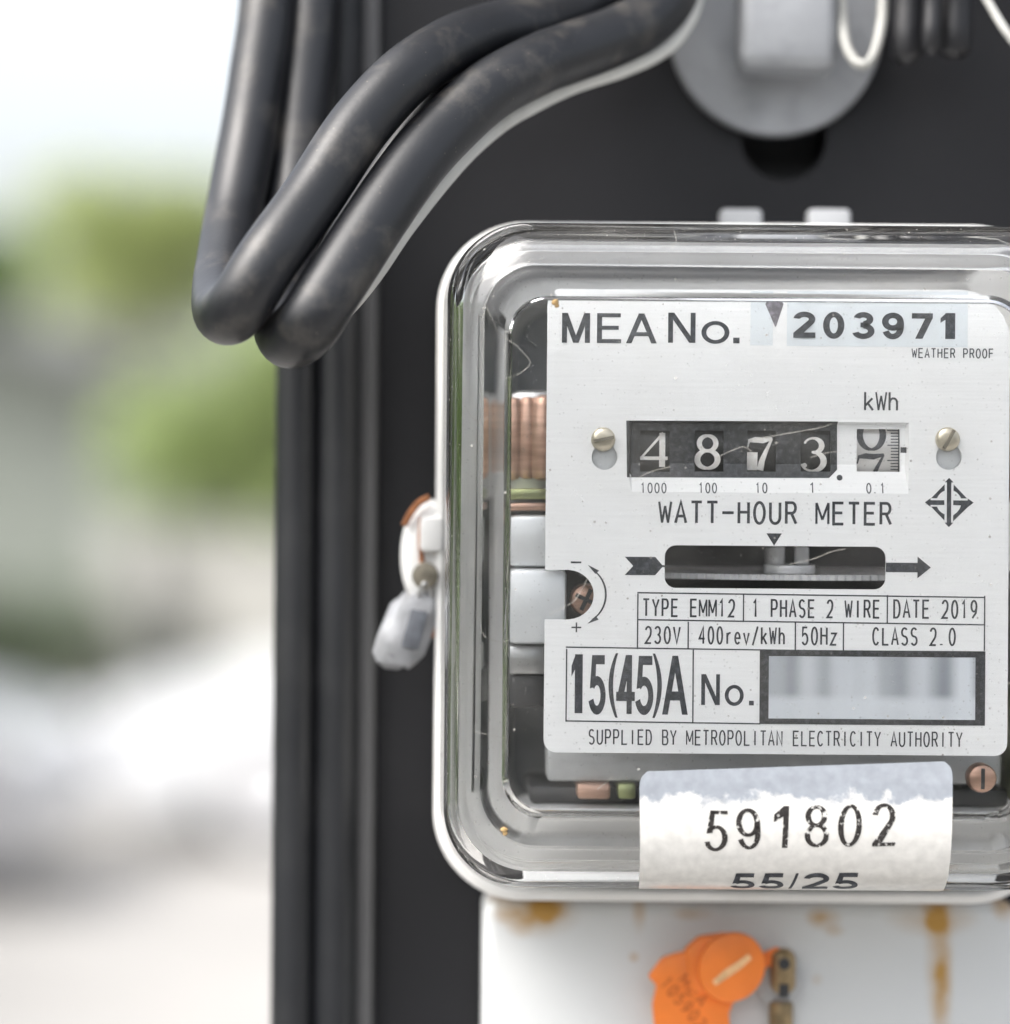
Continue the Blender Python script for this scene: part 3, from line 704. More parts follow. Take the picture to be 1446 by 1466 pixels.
# diamond mark
def logo():
    cx, cy_ = 1357, 720; k = 1/4.18
    def q(pts): return poly([(cx+(x-1075)*k, cy_+(y-752)*k) for x, y in pts])
    L = [q([(1075, 605), (1101, 632), (1088, 632), (1088, 872), (1101, 872), (1075, 899), (1049, 872), (1062, 872), (1062, 632), (1049, 632)]),
         q([(931, 752), (965, 727), (965, 739), (1047, 739), (1047, 767), (965, 767), (965, 779)]),
         q([(1222, 752), (1186, 727), (1186, 739), (1100, 739), (1100, 767), (1146, 769), (1138, 790), (1122, 811), (1100, 828), (1100, 864), (1186, 779)])]
    def band(sx, sy):
        o = [(968, 727), (1048, 644), (1049, 682)]+[(1075-75*math.cos(R(a)), 752-75*math.sin(R(a))) for a in (65, 57, 49, 41, 33, 25)]+[(1004, 727)]
        return q([(1075+(x-1075)*sx, 752+(y-752)*sy) for x, y in o])
    return merge(*L, band(1, 1), band(-1, 1), band(1, -1))
on_plate('diamond_mark', logo(), M['ink'])

# ---- plate screws
M['slot'] = mat('dark_screw_brass', (.20, .18, .14), .5, .4, var=.3, scale=400)  # darker brass tone for the slots and the lug screw
for cx, ang in ((864, 12), (1355, 62)):
    c = P(cx, 630, 0)
    bm = bmesh.new()
    prof = [(0, -.0016), (.0013, -.00155), (.0021, -.00135), (.0025, -.0009), (.0026, -.0004), (.0026, .0)]
    rr = []
    for (r, y) in prof[1:]:
        rr.append([c+Vector((r*math.cos(2*math.pi*k/32), y, r*math.sin(2*math.pi*k/32))) for k in range(32)])
    V, Fc = loft(rr, True, True)
    o = fin(mesh('plate_screw', V, Fc, M['brass'], meter))
    u = Vector((math.cos(R(ang)), 0, math.sin(R(ang))))
    sl = box('slot', c+Vector((0, -.0021, 0)), (.0044, .0014, .0007), M['slot'], o)
    sl.matrix_world = Matrix.Translation(c+Vector((0, -.0021, 0))) @ Matrix.Rotation(-R(ang), 4, 'Y') @ Matrix.Translation(-(c+Vector((0, -.0021, 0))))
    cyl('screw_boss', P(cx+1, 652, .004), (0, 1, 0), .0042, .005, M['alu'], meter, .0003)

# ---- register drums (white numerals on black; one silver drum between 6 and 7)
RD = .0150
YF = .0030                                                # front of the drums
def drum(name, xa, xb, ymid, m):
    a = (ab(xa, ymid)[0]+ab(xb, ymid)[0])/2; b = ab((xa+xb)/2, ymid)[1]
    c = W(a, b, YF+RD)
    return cyl(name, c, (1, 0, 0), RD, (xb-xa)*S, m, meter, n=96), c
def on_drum(name, VF, c, m, parent, lift=.00007):
    V, Fc = VF
    V = upright(V)
    x0, x1, y0, y1 = box_around(V)
    V, Fc = cut_grid(V, Fc, (), [y0+(y1-y0)*k/12 for k in range(1, 12)])
    o = []
    b0 = (H-c.z)/S
    for v in V:
        th = (v[1]-b0)*S/RD; r = RD+lift+v[2]
        o.append((v[0]*S, c.y-r*math.cos(th), c.z-r*math.sin(th)))
    return mesh(name, o, Fc, m, parent)
def numeral(ch, x0, x1, y0, y1):
    """old-style numerals drawn with a broad pen"""
    V, Fc = [], []; w = x1-x0; h = y1-y0
    def st(pts, ws, lift=0):
        ribbon(V, Fc, [(x0+p[0]*w, y0+(1-p[1])*h) for p in pts], ws, lift)
    if ch == '4':
        st([(.80, .0), (.80, 1)], [8.5, 8.5]); st([(.84, 1), (.04, .27)], [4, 3], .00001); st([(0, .255), (1, .255)], 5, .00002)
    elif ch == '8':
        e = arc(.5, .76, .36, .235, 90, 450, 28); st(e, [4.2+3.2*abs(math.cos(R(90+360*i/28))) for i in range(29)])
        e = arc(.5, .27, .44, .27, 90, 450, 28); st(e, [4.2+4.2*abs(math.cos(R(90+360*i/28))) for i in range(29)], .00001)
    elif ch == '7':
        st([(.0, .72), (.06, .93)], [2, 3]); st([(.02, .92), (.30, .95), (.6, .93), (.98, .99)], [4, 8, 8, 4], .00001)
        st([(.96, .98), (.74, .62), (.58, .32), (.50, 0)], [3, 5.5, 8, 10], .00002)
    elif ch == '3':
        e = arc(.44, .78, .40, .22, 165, -92, 18); st(e, [3+5*max(0, math.cos(R(165-257*i/18))) for i in range(19)])
        e = arc(.42, .29, .52, .29, 95, -165, 22); st(e, [3+6*max(0, math.cos(R(95-260*i/22))) for i in range(23)], .00001)
        st(ell(.06, .17, .045, .03), 4, .00002)
    elif ch == '6':
        e = arc(.5, .3, .45, .3, 90, 450, 30); st(e, [3.5+6*abs(math.cos(R(90+360*i/30))) for i in range(31)])
        st([(.08, .35), (.2, .7), (.6, .98)], [9, 7, 4], .00001)
    return V, Fc
for (w, ch, bb) in zip(wins, '4873', [(918, 957.5, 620, 669), (998, 1031, 624, 671), (1072, 1108, 628, 674), (1152, 1183, 628, 675)]):
    dr, c = drum('number_drum', w[0]-4, w[1]+4, 646, M['drum_black'])
    on_drum('numeral', numeral(ch, *bb), c, M['white_digit'], dr)
    if ch == '7': on_drum('index_patch', rect(1070, 1086, 648, 674), c, M['white_digit'], dr, .00004)
dr, c = drum('number_drum', win5[0]-3, win5[1]+3, 646, M['drum_silver'])
on_drum('numeral', numeral('6', 1231, 1268, 572, 644), c, M['ink'], dr)
on_drum('numeral', numeral('7', 1229, 1268, 651, 700), c, M['ink'], dr)
tk = []
for i in range(17):
    y = 612+i*4.35; ln = 16 if i % 5 == 1 else 11
    tk.append(rect(1288-ln, 1288, y-.8, y+.8))
on_drum('scale_ticks', merge(*tk), c, M['ink'], dr)
on_drum('scale_edge', rect(1287.6, 1289.5, 606, 682), c, M['ink'], dr, .0001)
a, b = ab(1105, 648)
box('register_frame', W(a, b, .028), (430*S, .012, 130*S), M['dark_in'], meter, .0008)

# ---- rotor disc seen through the slot
dc = P(1108, 821, .0490); rd = .044
V, Fc = [], []
n = 276
for z in (.0006, -.0006):
    for k in range(n):
        r = rd-(.0008 if k % 2 else 0); V.append(dc+Vector((r*math.cos(2*math.pi*k/n), r*math.sin(2*math.pi*k/n), z)))
for k in range(n): Fc.append((k, (k+1) % n, n+(k+1) % n, n+k))
Fc.append(tuple(range(n))); Fc.append(tuple(range(n, 2*n))[::-1])
M['bright'] = mat('bright_machined_aluminium', (.80, .80, .82), .3, .25, var=.05, scale=200)
disc = mesh('rotor_disc', V, Fc, M['bright'], meter)
# spindle in front of the chamber wall
hub = P(1108, 820, .050)
for nm, dx, z0, z1, r in (('spindle', 0, -.001, .006, .0014), ('hub', 0, .0007, .0026, .0056)):
    cyl(nm, Vector((dc.x+dx, dc.y-(.035 if nm == 'hub' else 0), dc.z+(z0+z1)/2)), (0, 0, 1), r, z1-z0, M['bright'], disc, .0002, 24)
for s in (-1, 1):
    cyl('worm_post', Vector((dc.x+s*.0026, dc.y-.035, dc.z+.0046)), (0, 0, 1), .0016, .0040, M['bright'], disc, .0005, 16)
a, b = ab(1108, 812)
box('disc_chamber', W(a, b, .0585), (640*S, .004, 260*S), M['dark_in'], meter)

# ---- frame, coils and screws beside and below the plate
def fbox(name, x0, x1, y0, y1, ya, yb, m, bev=.0006):
    a, b = ab((x0+x1)/2, (y0+y1)/2); k = (D0+ya)/D0
    return box(name, W(a*k, b*k, (ya+yb)/2), ((x1-x0)*S*k, yb-ya, (y1-y0)*S*k), m, meter, bev)
M['cast'] = mat('dull_cast_metal', (.46, .47, .48), .5, .3, var=.12, scale=90, stain=(.32, .32, .31), stain_scale=120, stain_amt=.5, bump=.3, bump_scale=600)
fbox('side_frame', 732, 830, 738, 812, .006, .020, M['alu'], .0012)
fbox('side_frame', 731, 812, 815, 922, .003, .018, M['alu'], .0012)
fbox('frame_foot', 732, 800, 924, 965, .010, .022, M['steel'])
fbox('coil_core', 731, 800, 560, 720, .014, .040, M['steel'], .002)
for i, x in enumerate((738, 757, 780)):
    a, b = ab(x, 628)
    cyl('coil_winding', W(a*1.015, b*1.015, .0155), (0, 0, 1), .0026+.0009*(i == 2), .0190, M['copper'], meter, .0024, 24)
fbox('passivated_clip', 724, 792, 700, 716, .006, .016, M['gold'])
fbox('copper_bar', 724, 792, 720, 732, .007, .016, M['copper'])
fbox('magnet_block', 731, 800, 965, 1012, .012, .040, M['dark_in'], .001)
fbox('lower_frame', 786, 1430, 1072, 1120, .014, .026, M['cast'], .0010)
fbox('lower_block', 760, 1440, 1126, 1150, .016, .050, M['dark_in'], .001)
fbox('lower_shelf', 745, 1440, 1153, 1190, .012, .040, M['cast'], .002)
fbox('link_bar', 828, 876, 1120, 1142, .012, .030, M['copper'], .0008)
fbox('link_bar', 886, 912, 1120, 1142, .012, .030, M['gold'], .0008)
c = P(840, 858, .010); fs = cyl('adjuster_screw', c, (0, 1, 0), .0034, .006, M['copper'], meter, .0010)
box('screw_slot', c+Vector((0, -.003, 0)), (.0009, .0006, .0050), M['dark_in'], fs, None, Matrix.Rotation(R(25), 3, 'Y'))
box('screw_slot', c+Vector((0, -.0031, 0)), (.0050, .0006, .0009), M['dark_in'], fs, None, Matrix.Rotation(R(25), 3, 'Y'))
c = P(1401, 1112, .006); fs = cyl('frame_screw', c, (0, 1, 0), .0031, .006, M['copper'], meter, .0010)
box('screw_slot', c+Vector((0, -.003, 0)), (.0008, .0006, .0044), M['dark_in'], fs)
fbox('side_coil', 1446, 1480, 540, 720, .008, .03, M['copper'], .003)
fbox('side_magnet', 1446, 1500, 820, 980, .006, .03, M['steel'], .001)
fbox('side_bracket', 1446, 1500, 985, 1150, .010, .03, M['gold'], .002)

# ---- hanger bracket on top of the base
bm = bmesh.new()
for xa, xb in ((1030, 1090), (1155, 1216)):
    p0, p1 = P(xa, 300, .060), P(xb, 345, .060)
    add_box(bm, (p0+p1)/2, (p1.x-p0.x, .006, p0.z-p1.z))
p0, p1 = P(1090, 322, .060), P(1155, 345, .060)
add_box(bm, (p0+p1)/2, (p1.x-p0.x-.0002, .0055, p0.z-p1.z))
bm_obj('hanger_bracket', bm, mat('bracket_zinc', (.33, .34, .35), .5, var=.1, scale=80), meter, 40, .0012, 3)

# ---- terminal cover under the base
YT = .047
tl, tt = P(690, 1290, YT), P(690, 1288, YT)
tx0 = tl.x; tx1 = tx0+.125; tz1 = tt.z-.0002; tz0 = tz1-.075
def lx(px): return P(px, 1300, YT).x
def lz(py): return P(900, py, YT).z
streaks = [(lx(770), lz(1312), .0110, .0060, .55), (lx(725), lz(1308), .004, .0035, .7), (lx(1335), lz(1312), .0120, .0050, .6), (lx(990), lz(1308), .006, .002, .5), (lx(1180), lz(1312), .005, .0035, .6), (lx(770), lz(1300), .0075, .0055, .85), (lx(745), lz(1325), .004, .004, .5), (lx(790), lz(1290), .006, .006, .8), (lx(915), lz(1305), .0022, .006, .6), (lx(908), lz(1370), .0016, .0016, .6),
           (lx(1340), lz(1300), .0042, .006, 1.0), (lx(1345), lz(1350), .0040, .026, .7), (lx(1350), lz(1420), .0030, .022, .55), (lx(1170), lz(1310), .0032, .0022, .6), (lx(1195), lz(1330), .003, .0018, .5),
           (lx(1170), lz(1400), .0018, .0018, .45), (lx(1440), lz(1295), .004, .004, .8), (lx(710), lz(1288), .005, .002, .6)]
bm = bmesh.new()
add_box(bm, ((tx0+tx1)/2, (YT+.076)/2, (tz0+tz1)/2), (tx1-tx0, .076-YT, tz1-tz0))
term = bm_obj('terminal_cover', bm, terminal_mat(streaks), meter, 40, .0038, 5)
# sealing screw with a cross hole
c = P(1118, 1412, YT-.003)
cyl('screw_washer', c+Vector((0, .0015, .0005)), (0, 1, 0), .0056, .0022, M['cast'], term, .0004)
bm = bmesh.new()
add_box(bm, c+Vector((.0001, -.003, .004)), (.0058, .006, .0105))
M['oldbrass'] = mat('tarnished_brass', (.30, .22, .12), .45, .6, var=.35, scale=250, stain=(.12, .10, .07), stain_scale=300, stain_amt=.7)
o = bm_obj('sealing_screw', bm, M['oldbrass'], term, 40, .0024, 3)
cyl('cross_hole', c+Vector((.0001, -.0062, .0062)), (0, 1, 0), .0013, .0010, M['dark_in'], o)
box('screw_slot', c+Vector((.0001, -.0061, .0)), (.0022, .0006, .003), M['dark_in'], o)
cyl('lower_stud', P(1118, 1458, YT-.002), (0, 0, 1), .0028, .008, M['oldbrass'], term, .0006)

# ---- sealing lug at the side of the base
YL = .040
lug = P(607, 795, YL)
V, Fc = [], []
pro = [(0, -.0035), (.006, -.0035), (.0095, -.0022), (.0115, .0), (.0115, .008), (.0100, .010)]
rr = [[lug+Vector((.9*r*math.cos(2*math.pi*k/40)*.62+.001, y, r*math.sin(2*math.pi*k/40)*1.12)) for k in range(40)] for r, y in pro[1:]]
V, Fc = loft(rr); lugo = fin(mesh('sealing_lug', V, Fc, M['base'], meter))
p0, p1 = P(608, 740, YL-.005), P(628, 790, YL-.005)
box('lug_plate', (p0+p1)/2, (p1.x-p0.x+.002, .004, p0.z-p1.z), M['base'], lugo, .001)
cyl('lug_screw', P(609, 824, YL-.004), (0, 1, 0), .0030, .006, M['slot'], lugo, .0007)
tube('rust_edge', [P(579, 752, YL-.003), P(588, 735, YL-.0035), P(600, 720, YL-.0035), P(614, 712, YL-.003)], .0008, M['rust'], lugo, n=12)
tube('rust_seam', [P(603, 742, YL-.0045), P(602, 775, YL-.0045), P(604, 805, YL-.0045)], .0006, M['rust'], lugo, n=10)

# ---- number sticker wrapped over the lower lip of the cover
stick_c = (1140, 1180)
LIFT = .00018
# lower side: plate-scale b from front edge gB (t=1) down to the flange fB (t=0)
cb = ab(1090, (fT+fB)/2)[1]-(fT+fB)/2      # vertical shift used by ring()
cbg = ab(1090, (gT+gB)/2)[1]-(gT+gB)/2
profile = [((fB+(gB-fB)*t)+cbg, y) for t, y in outer[4:]][::-1]   # from the flat front to the flange
profile = [(profile[0][0]-200, profile[0][1])]+profile
acc = [0.0]
for (b0, y0), (b1, y1) in zip(profile, profile[1:]): acc.append(acc[-1]+math.hypot((b1-b0)*S, y1-y0)/S)
s_at_gB = acc[1]+0.0
def wrap(a, s):
    """a: px across, s: px along the cover surface measured from 200 px above the start of the bend"""
    for i in range(len(acc)-1):
        if acc[i] <= s <= acc[i+1] or i == len(acc)-2:
            f = (s-acc[i])/(acc[i+1]-acc[i]); (b0, y0), (b1, y1) = profile[i], profile[i+1]
            t = Vector(((b1-b0)*S, y1-y0)).normalized()
            b = b0+(b1-b0)*f; y = y0+(y1-y0)*f
            return W(a, b+t.y*-0+(-t.y if False else 0), y)+Vector((0, -t.x*LIFT, -t.y*LIFT*-1 if False else t.y*-LIFT*-1*-1))
    return W(a, s, 0)
ks = (D0-.012)/D0
s_top = 200-(profile[1][0]-(ab(1140, 1097)[1]*ks))
s_bot = acc[-1]-118
aC = ab(1140, 1180)[0]*ks; half = 223*ks
TL = R(-2.4)
hS = s_bot-s_top
NS = 40
def stk(u, v):
    """u 0..1 across, v 0..1 down the sticker -> (a, s)"""
    x = -half+2*half*u; 
    return aC+x+(10-18*v)*0+(v-.4)*6*(1-u), s_top+v*hS+x*math.sin(TL)*(1-v)
V, Fc = [], []
nu = 24
cr = 16
for j in range(NS+1):
    for i in range(nu+1):
        u, v = i/nu, j/NS
        # rounded upper corners
        if j == 0: u = .5+(u-.5)*(1-2*cr*.72/(2*half))
        elif j == 1: u = .5+(u-.5)*(1-2*cr*.22/(2*half))
        elif j == 2: u = .5+(u-.5)*(1-2*cr*.04/(2*half))
        V.append(wrap(*stk(u, v)))
for j in range(NS):
    for i in range(nu):
        q = j*(nu+1)+i; Fc.append((q, q+1, q+nu+2, q+nu+1))
st = mesh('number_sticker', V, Fc, M['sticker'], meter, 60)
LIFT = .00026
def on_sticker(name, VF, m):
    V, Fc = VF     # here px -> sticker coordinates 0..446 across, 0..hS down
    ys = [v[1] for v in V]; y0, y1 = min(ys), max(ys)
    V, Fc = cut_grid(V, Fc, (), [y0+(y1-y0)*k/14 for k in range(1, 14)])
    return mesh(name, [wrap(*stk(v[0]/446, v[1]/hS)) for v in V], Fc, m, st)
def tilt(VF, deg):
    V, Fc = VF; x0, x1, y0, y1 = box_around(V); c = ((x0+x1)/2, (y0+y1)/2); k, s_ = math.cos(R(deg)), math.sin(R(deg))
    return [(c[0]+(v[0]-c[0])*k-(v[1]-c[1])*s_, c[1]+(v[0]-c[0])*s_+(v[1]-c[1])*k, v[2]) for v in V], Fc
for ch, x0, x1, dy, tl_ in [('5', 94, 126, 4, 3), ('9', 138, 172, 2, -4), ('1', 191, 212, 0, 2), ('8', 235, 270, 0, -2), ('0', 283, 317, 0, 3), ('2', 332, 365, 0, -1)]:
    on_sticker('stamped_numeral', tilt(bold_char(ch, x0, x1, 55+dy, 115+dy, 5.2 if ch == '1' else 8.0, 5.0), tl_), M['ink_worn'])
on_sticker('lettering', merge(*[bold_char(c, x0, x1, 160, 207, 8.6, 9) for c, x0, x1 in (('5', 134, 168), ('5', 176, 210), ('/', 218, 230), ('2', 238, 275), ('5', 283, 318))]), M['ink'])

# ---- fibres of cobweb and grit stuck to the cover
fib = mat('cobweb_fibre', (.60, .58, .53), .7, var=.3, scale=500)
for pts in [[(692, 432), (704, 455), (716, 478), (737, 493), (752, 508), (759, 520), (745, 534), (727, 541), (716, 541)],
            [(680, 880), (688, 893), (690, 905), (697, 913), (712, 918), (724, 918), (738, 912)],
            [(666, 582), (676, 598), (690, 604), (698, 596)], [(787, 880), (806, 870), (822, 860), (834, 842), (842, 826)],
            [(1028, 654), (1050, 644), (1066, 640), (1080, 650)], [(1160, 655), (1185, 648), (1205, 646)], [(1085, 628), (1130, 620), (1175, 612), (1192, 606)],
            [(1130, 808), (1165, 800), (1190, 790), (1210, 786)], [(676, 1046), (700, 1052), (722, 1056)], [(855, 1130), (868, 1120), (876, 1112)],
            [(965, 330), (968, 345), (962, 356)], [(905, 690), (930, 676), (960, 668)]]:
    c = [P(x, y, -.0124 if 735 < x < 1440 and 440 < y < 1150 else -.0112) for x, y in pts]
    tube('cobweb_fibre', c, .000034, fib, cover, n=5, sub=6)
for x, y, r in ((795, 433, .0007), (797, 437, .0005), (722, 1188, .0007), (723, 1193, .0005)):
    bm = bmesh.new(); bmesh.ops.create_icosphere(bm, subdivisions=2, radius=r, matrix=Matrix.Translation(P(x, y, -.0118)))
    for v in bm.verts: v.co += Vector((random.uniform(-1, 1), random.uniform(-1, 1), random.uniform(-1, 1)))*r*.25
    bm_obj('grit_speck', bm, mat('brown_grit', (.40, .27, .12), .8) if 'grit' not in M else M['grit'], cover, 60)

# ================================================================== SEALS
seal = thing('plastic_seal', 'orange plastic seal tag clipped to the terminal cover screw', 'seal')
YS = YT-.008
def plate_of(pts, y, th): 
    bm = bmesh.new(); f = bm.faces.new([bm.verts.new(P(x, yy, y)) for x, yy in pts])
    ex = bmesh.ops.extrude_face_region(bm, geom=[f])
    bmesh.ops.translate(bm, verts=[g for g in ex['geom'] if isinstance(g, bmesh.types.BMVert)], vec=(0, th, 0)); return bm
body = [(928, 1398), (948, 1372), (966, 1366), (985, 1362), (1040, 1385), (1075, 1425), (1050, 1436), (1044, 1452), (1046, 1480), (1030, 1500), (960, 1505), (938, 1480), (934, 1440), (940, 1412)]
bm_obj('tag_body', plate_of(body, YS, .0024), M['orange'], seal, 40, .0005)
cap = [(1062+34*math.cos(R(a)), 1378+46*math.sin(R(a))) for a in range(0, 360, 12)]
bm_obj('tag_cap', plate_of([(1048+48*math.cos(R(a))-4*math.sin(R(a)), 1386+50*math.sin(R(a))) for a in range(0, 360, 12)], YS-.003, .0030), M['orange'], seal, 40, .0007)
bm_obj('tag_hinge', plate_of([(980, 1360), (1000, 1342), (1040, 1336), (1060, 1344), (1020, 1420), (990, 1420)], YS-.0005, .003), M['orange'], seal, 40, .0006)
pale = mat('scuffed_orange_plastic', (.80, .48, .24), .6, var=.2, scale=400)
V, Fc = [], []
ribbon(V, Fc, [(1022, 1408), (1040, 1394), (1058, 1382), (1074, 1369)], [8, 12, 11, 9], 0)
mesh('cap_slit', [P(v[0], v[1], YS-.0032) for v in V], Fc, pale, seal)
dk = mat('seal_embossing', (.52, .12, .016), .6)
def seal_text(t, x, y, w, h, ang):
    Vt, Ft = stroke_text(t, 0, w, 0, h, 2.6)
    k, s_ = math.cos(R(ang)), math.sin(R(ang))
    mesh('embossed_lettering', [P(x+v[0]*k-v[1]*s_, y+v[0]*s_+v[1]*k, YS-.0002-v[2]) for v in Vt], Ft, dk, seal)
seal_text('MEA', 985, 1392, 50, 20, 50); seal_text('105902', 958, 1396, 88, 20, 50)

bm = plate_of([(1076, 1372), (1112, 1356), (1122, 1362), (1120, 1374), (1090, 1390)], YS+.001, .0016)
bm_obj('locking_strap', bm, M['orange'], seal, 40, .0004)

cs = thing('wire_seal', 'frosted clear plastic wire seal hanging from the lug beside the cover', 'seal')
cc = P(583, 903, YL-.002)
rr = []
for (z, rx_, ry_) in [(.0085, .0036, .0026), (.0078, .0058, .0038), (.0055, .0070, .0044), (0, .0074, .0046), (-.005, .0070, .0044), (-.0072, .0056, .0036), (-.0084, .0026, .0020)]:
    rx_ *= .86; q = Vector((cc.x+z*.28, cc.y, cc.z+z)); rr.append([q+Vector((rx_*math.cos(2*math.pi*k/10+.3), ry_*math.sin(2*math.pi*k/10+.3), 0)) for k in range(10)])
rr = [[q+Vector((random.uniform(-1, 1), random.uniform(-1, 1), random.uniform(-1, 1)))*.0007 for q in r_] for r_ in rr]
V, Fc = loft(rr); fin(mesh('seal_body', V, Fc, M['lead'], cs), 28)
box('seal_core', cc+Vector((.0018, -.0042, .0005)), (.004, .0012, .009), mat('grey_seal_core', (.12, .13, .15), .5, var=.4, scale=300), cs, .0005, Matrix.Rotation(R(14), 3, 'Y'))
tube('seal_wire', [P(592, 868, YL-.003), P(600, 850, YL-.006), P(608, 835, YL-.007), P(617, 850, YL-.005), P(614, 885, YL-.002), P(600, 905, YL)], .0005, M['steel'], cs, n=8)
tube('twisted_wire', [P(612, 880, YL-.003), P(618, 900, YL-.003), P(617, 912, YL-.003)], .0009, M['rust'], cs, n=8)

# ================================================================== WASHER AND BOLT
an = thing('anchor_bolt', 'grey galvanised round washer with a square bolt head on the board', 'bolt')
wc = P(1110, 44, YB-.003)
kw = (D0+YB)/D0
cyl('round_washer', wc, (0, 1, 0), 151*S*kw, .0056, M['galv'], an, .0012, 72)
hc = P(1125, 35, YB-.014)
box('bolt_head', hc, (140*S*1.1, .017, 140*S*1.1), M['galv'], an, .0032, Matrix.Rotation(R(1), 3, 'Y'), 4)
cyl('bolt_shank', Vector((wc.x, YB+.012, wc.z)), (0, 1, 0), .009, .028, M['galv'], an)

# ================================================================== CABLES
def cable(name, spec, r, m, label, group=None, sub=12, taper=None):
    o = tube(name, [P(x, y, d) for x, y, d in spec], r, m, None, 28, sub, taper, .035)
    return tag(o, label, 'cable', group)
cable('power_cable', [(392, -420, .085), (387, -200, .068), (382, 0, .056), (368, 110, .050), (352, 215, .043), (333, 315, .032), (322, 385, .017), (318, 428, .001), (325, 449, -.013), (346, 432, -.021), (388, 364, -.020),
                      (450, 278, -.012), (515, 180, -.004), (579, 110, .004), (646, 66, .016), (710, 43, .028), (765, 35, .038), (812, 22, .048), (850, -8, .056), (880, -60, .060), (895, -250, .065), (898, -430, .068)],
      .0066, M['pvc'], 'black power cable bent in a loop, outer one of the pair above the cover')
cable('power_cable', [(470, -420, .085), (460, -200, .072), (448, 0, .062), (434, 130, .056), (422, 255, .048), (412, 350, .035), (406, 420, .016), (406, 462, .000), (416, 482, -.012), (440, 464, -.020), (472, 416, -.019),
                      (526, 331, -.012), (580, 253, -.004), (633, 190, .004), (698, 131, .012), (772, 91, .022), (812, 77, .028), (884, 51, .038), (930, 25, .046), (962, -20, .052), (985, -120, .056), (995, -260, .062), (998, -430, .068)],
      .0068, M['pvc'], 'black power cable bent in a loop with a thin white wire running along it')
cable('thin_black_wire', [(430, 440, .010), (452, 396, .004), (490, 330, .003), (540, 250, .008), (590, 180, .014), (650, 118, .022), (715, 84, .032), (790, 66, .042), (860, 40, .052), (905, -10, .060), (930, -120, .066), (940, -430, .070)],
      .0026, M['pvc'], 'thin black wire tucked in the crease between the two looped cables')
cable('white_wire', [(470, -420, .100), (450, 0, .076), (432, 200, .066), (420, 330, .048), (424, 420, .024), (446, 456, .006), (474, 454, .002), (500, 434, .003), (536, 390, .005), (584, 320, .008), (655, 232, .014), (711, 180, .021), (761, 149, .027), (824, 119, .035), (894, 96, .044), (950, 68, .050), (981, 31, .054), (996, -12, .058), (1006, -90, .062), (1010, -430, .068)],
      .0022, M['white_pvc'], 'thin white wire running under the edge of the looped black cable')
for x, lb in ((424, 'thick black vertical cable at the outer edge of the rear pair'), (485, 'thick black vertical cable next to the grey edge strip of the board')):
    a, b = ab(x, 733); yv = YB-.004; k = (D0+yv)/D0
    o = tube('riser_cable', [Vector((a*k*S, yv, z)) for z in (0.0, .6, 1.2, 1.6, 2.0, 2.5)], 31*S*k, M['pvc_back'], None, 28, 8)
    tag(o, lb, 'cable')
# wires hanging beside the bolt
cable('white_wire', [(1262, -430, .062), (1262, -120, .060), (1264, 0, .057), (1260, 45, .055), (1250, 80, .052), (1236, 93, .051), (1222, 85, .053), (1211, 62, .056), (1206, 20, .060), (1203, -80, .064), (1203, -430, .068)],
      .0012, mat('grey_wire_sheath', (.33, .33, .31), .5, var=.15, scale=60), 'thin white wire hanging in a short U beside the bolt head')
cable('white_wire', [(1370, -150, .045), (1396, -40, .045), (1422, 15, .045), (1452, 60, .045), (1520, 140, .050), (1600, 300, .060), (1640, 500, .070)], .0009, M['white_pvc'], 'very thin pale wire running down diagonally past the taped wire bundle')
tape_m = mat('black_insulation_tape', (.010, .010, .012), .45, var=.3, scale=120, bump=.3, bump_scale=260)
for i, (x, yb_, r, d, lb) in enumerate([(1300, 92, .0038, .058, 'black taped wire end hanging next to the white wire U'), (1335, 78, .0022, .050, 'slim glossy black wire end between two taped ends'),
                                        (1368, 84, .0040, .056, 'black taped wire end hanging next to the thin diagonal wire')]):
    o = tube('taped_wire_end', [P(x+4, -430, d+.008), P(x+2, -80, d), P(x, 0, d), P(x-2, yb_*.6, d-.001), P(x-2, yb_, d)], r, tape_m, None, 16, 8,
             lambda t: 1-.5*max(0, t-.9)/.1)
    tag(o, lb, 'wire end', None)

# ================================================================== BEHIND: CAR, WALL, HOUSE, TREES
paint_w = mat('white_car_paint', (.80, .81, .82), .25, .0, coat=.8)
paint_g = mat('grey_car_paint', (.34, .34, .355), .3, .2, coat=.8)
tyre_m = mat('tyre_rubber', (.02, .02, .02), .8); rim_m = mat('wheel_cover', (.62, .62, .63), .35, .1)
gl_m = mat('car_window', (.03, .035, .04), .06, coat=1.0); lamp_m = mat('headlight_lens', (.75, .77, .80), .1, coat=1.0)
def prism(pts, y0, y1, top_in=0, zmin=None, zmax=None):
    bm = bmesh.new(); vs = []
    for y, sg in ((y0, 1), (y1, -1)):
        row = []
        for x, z in pts:
            k = top_in*(z-zmin)/(zmax-zmin) if top_in else 0
            row.append(bm.verts.new((x, y+sg*k, z)))
        vs.append(row)
    n = len(pts)
    bm.faces.new(vs[0]); bm.faces.new(vs[1][::-1])
    for i in range(n): bm.faces.new((vs[0][i], vs[0][(i+1) % n], vs[1][(i+1) % n], vs[1][i]))
    return bm
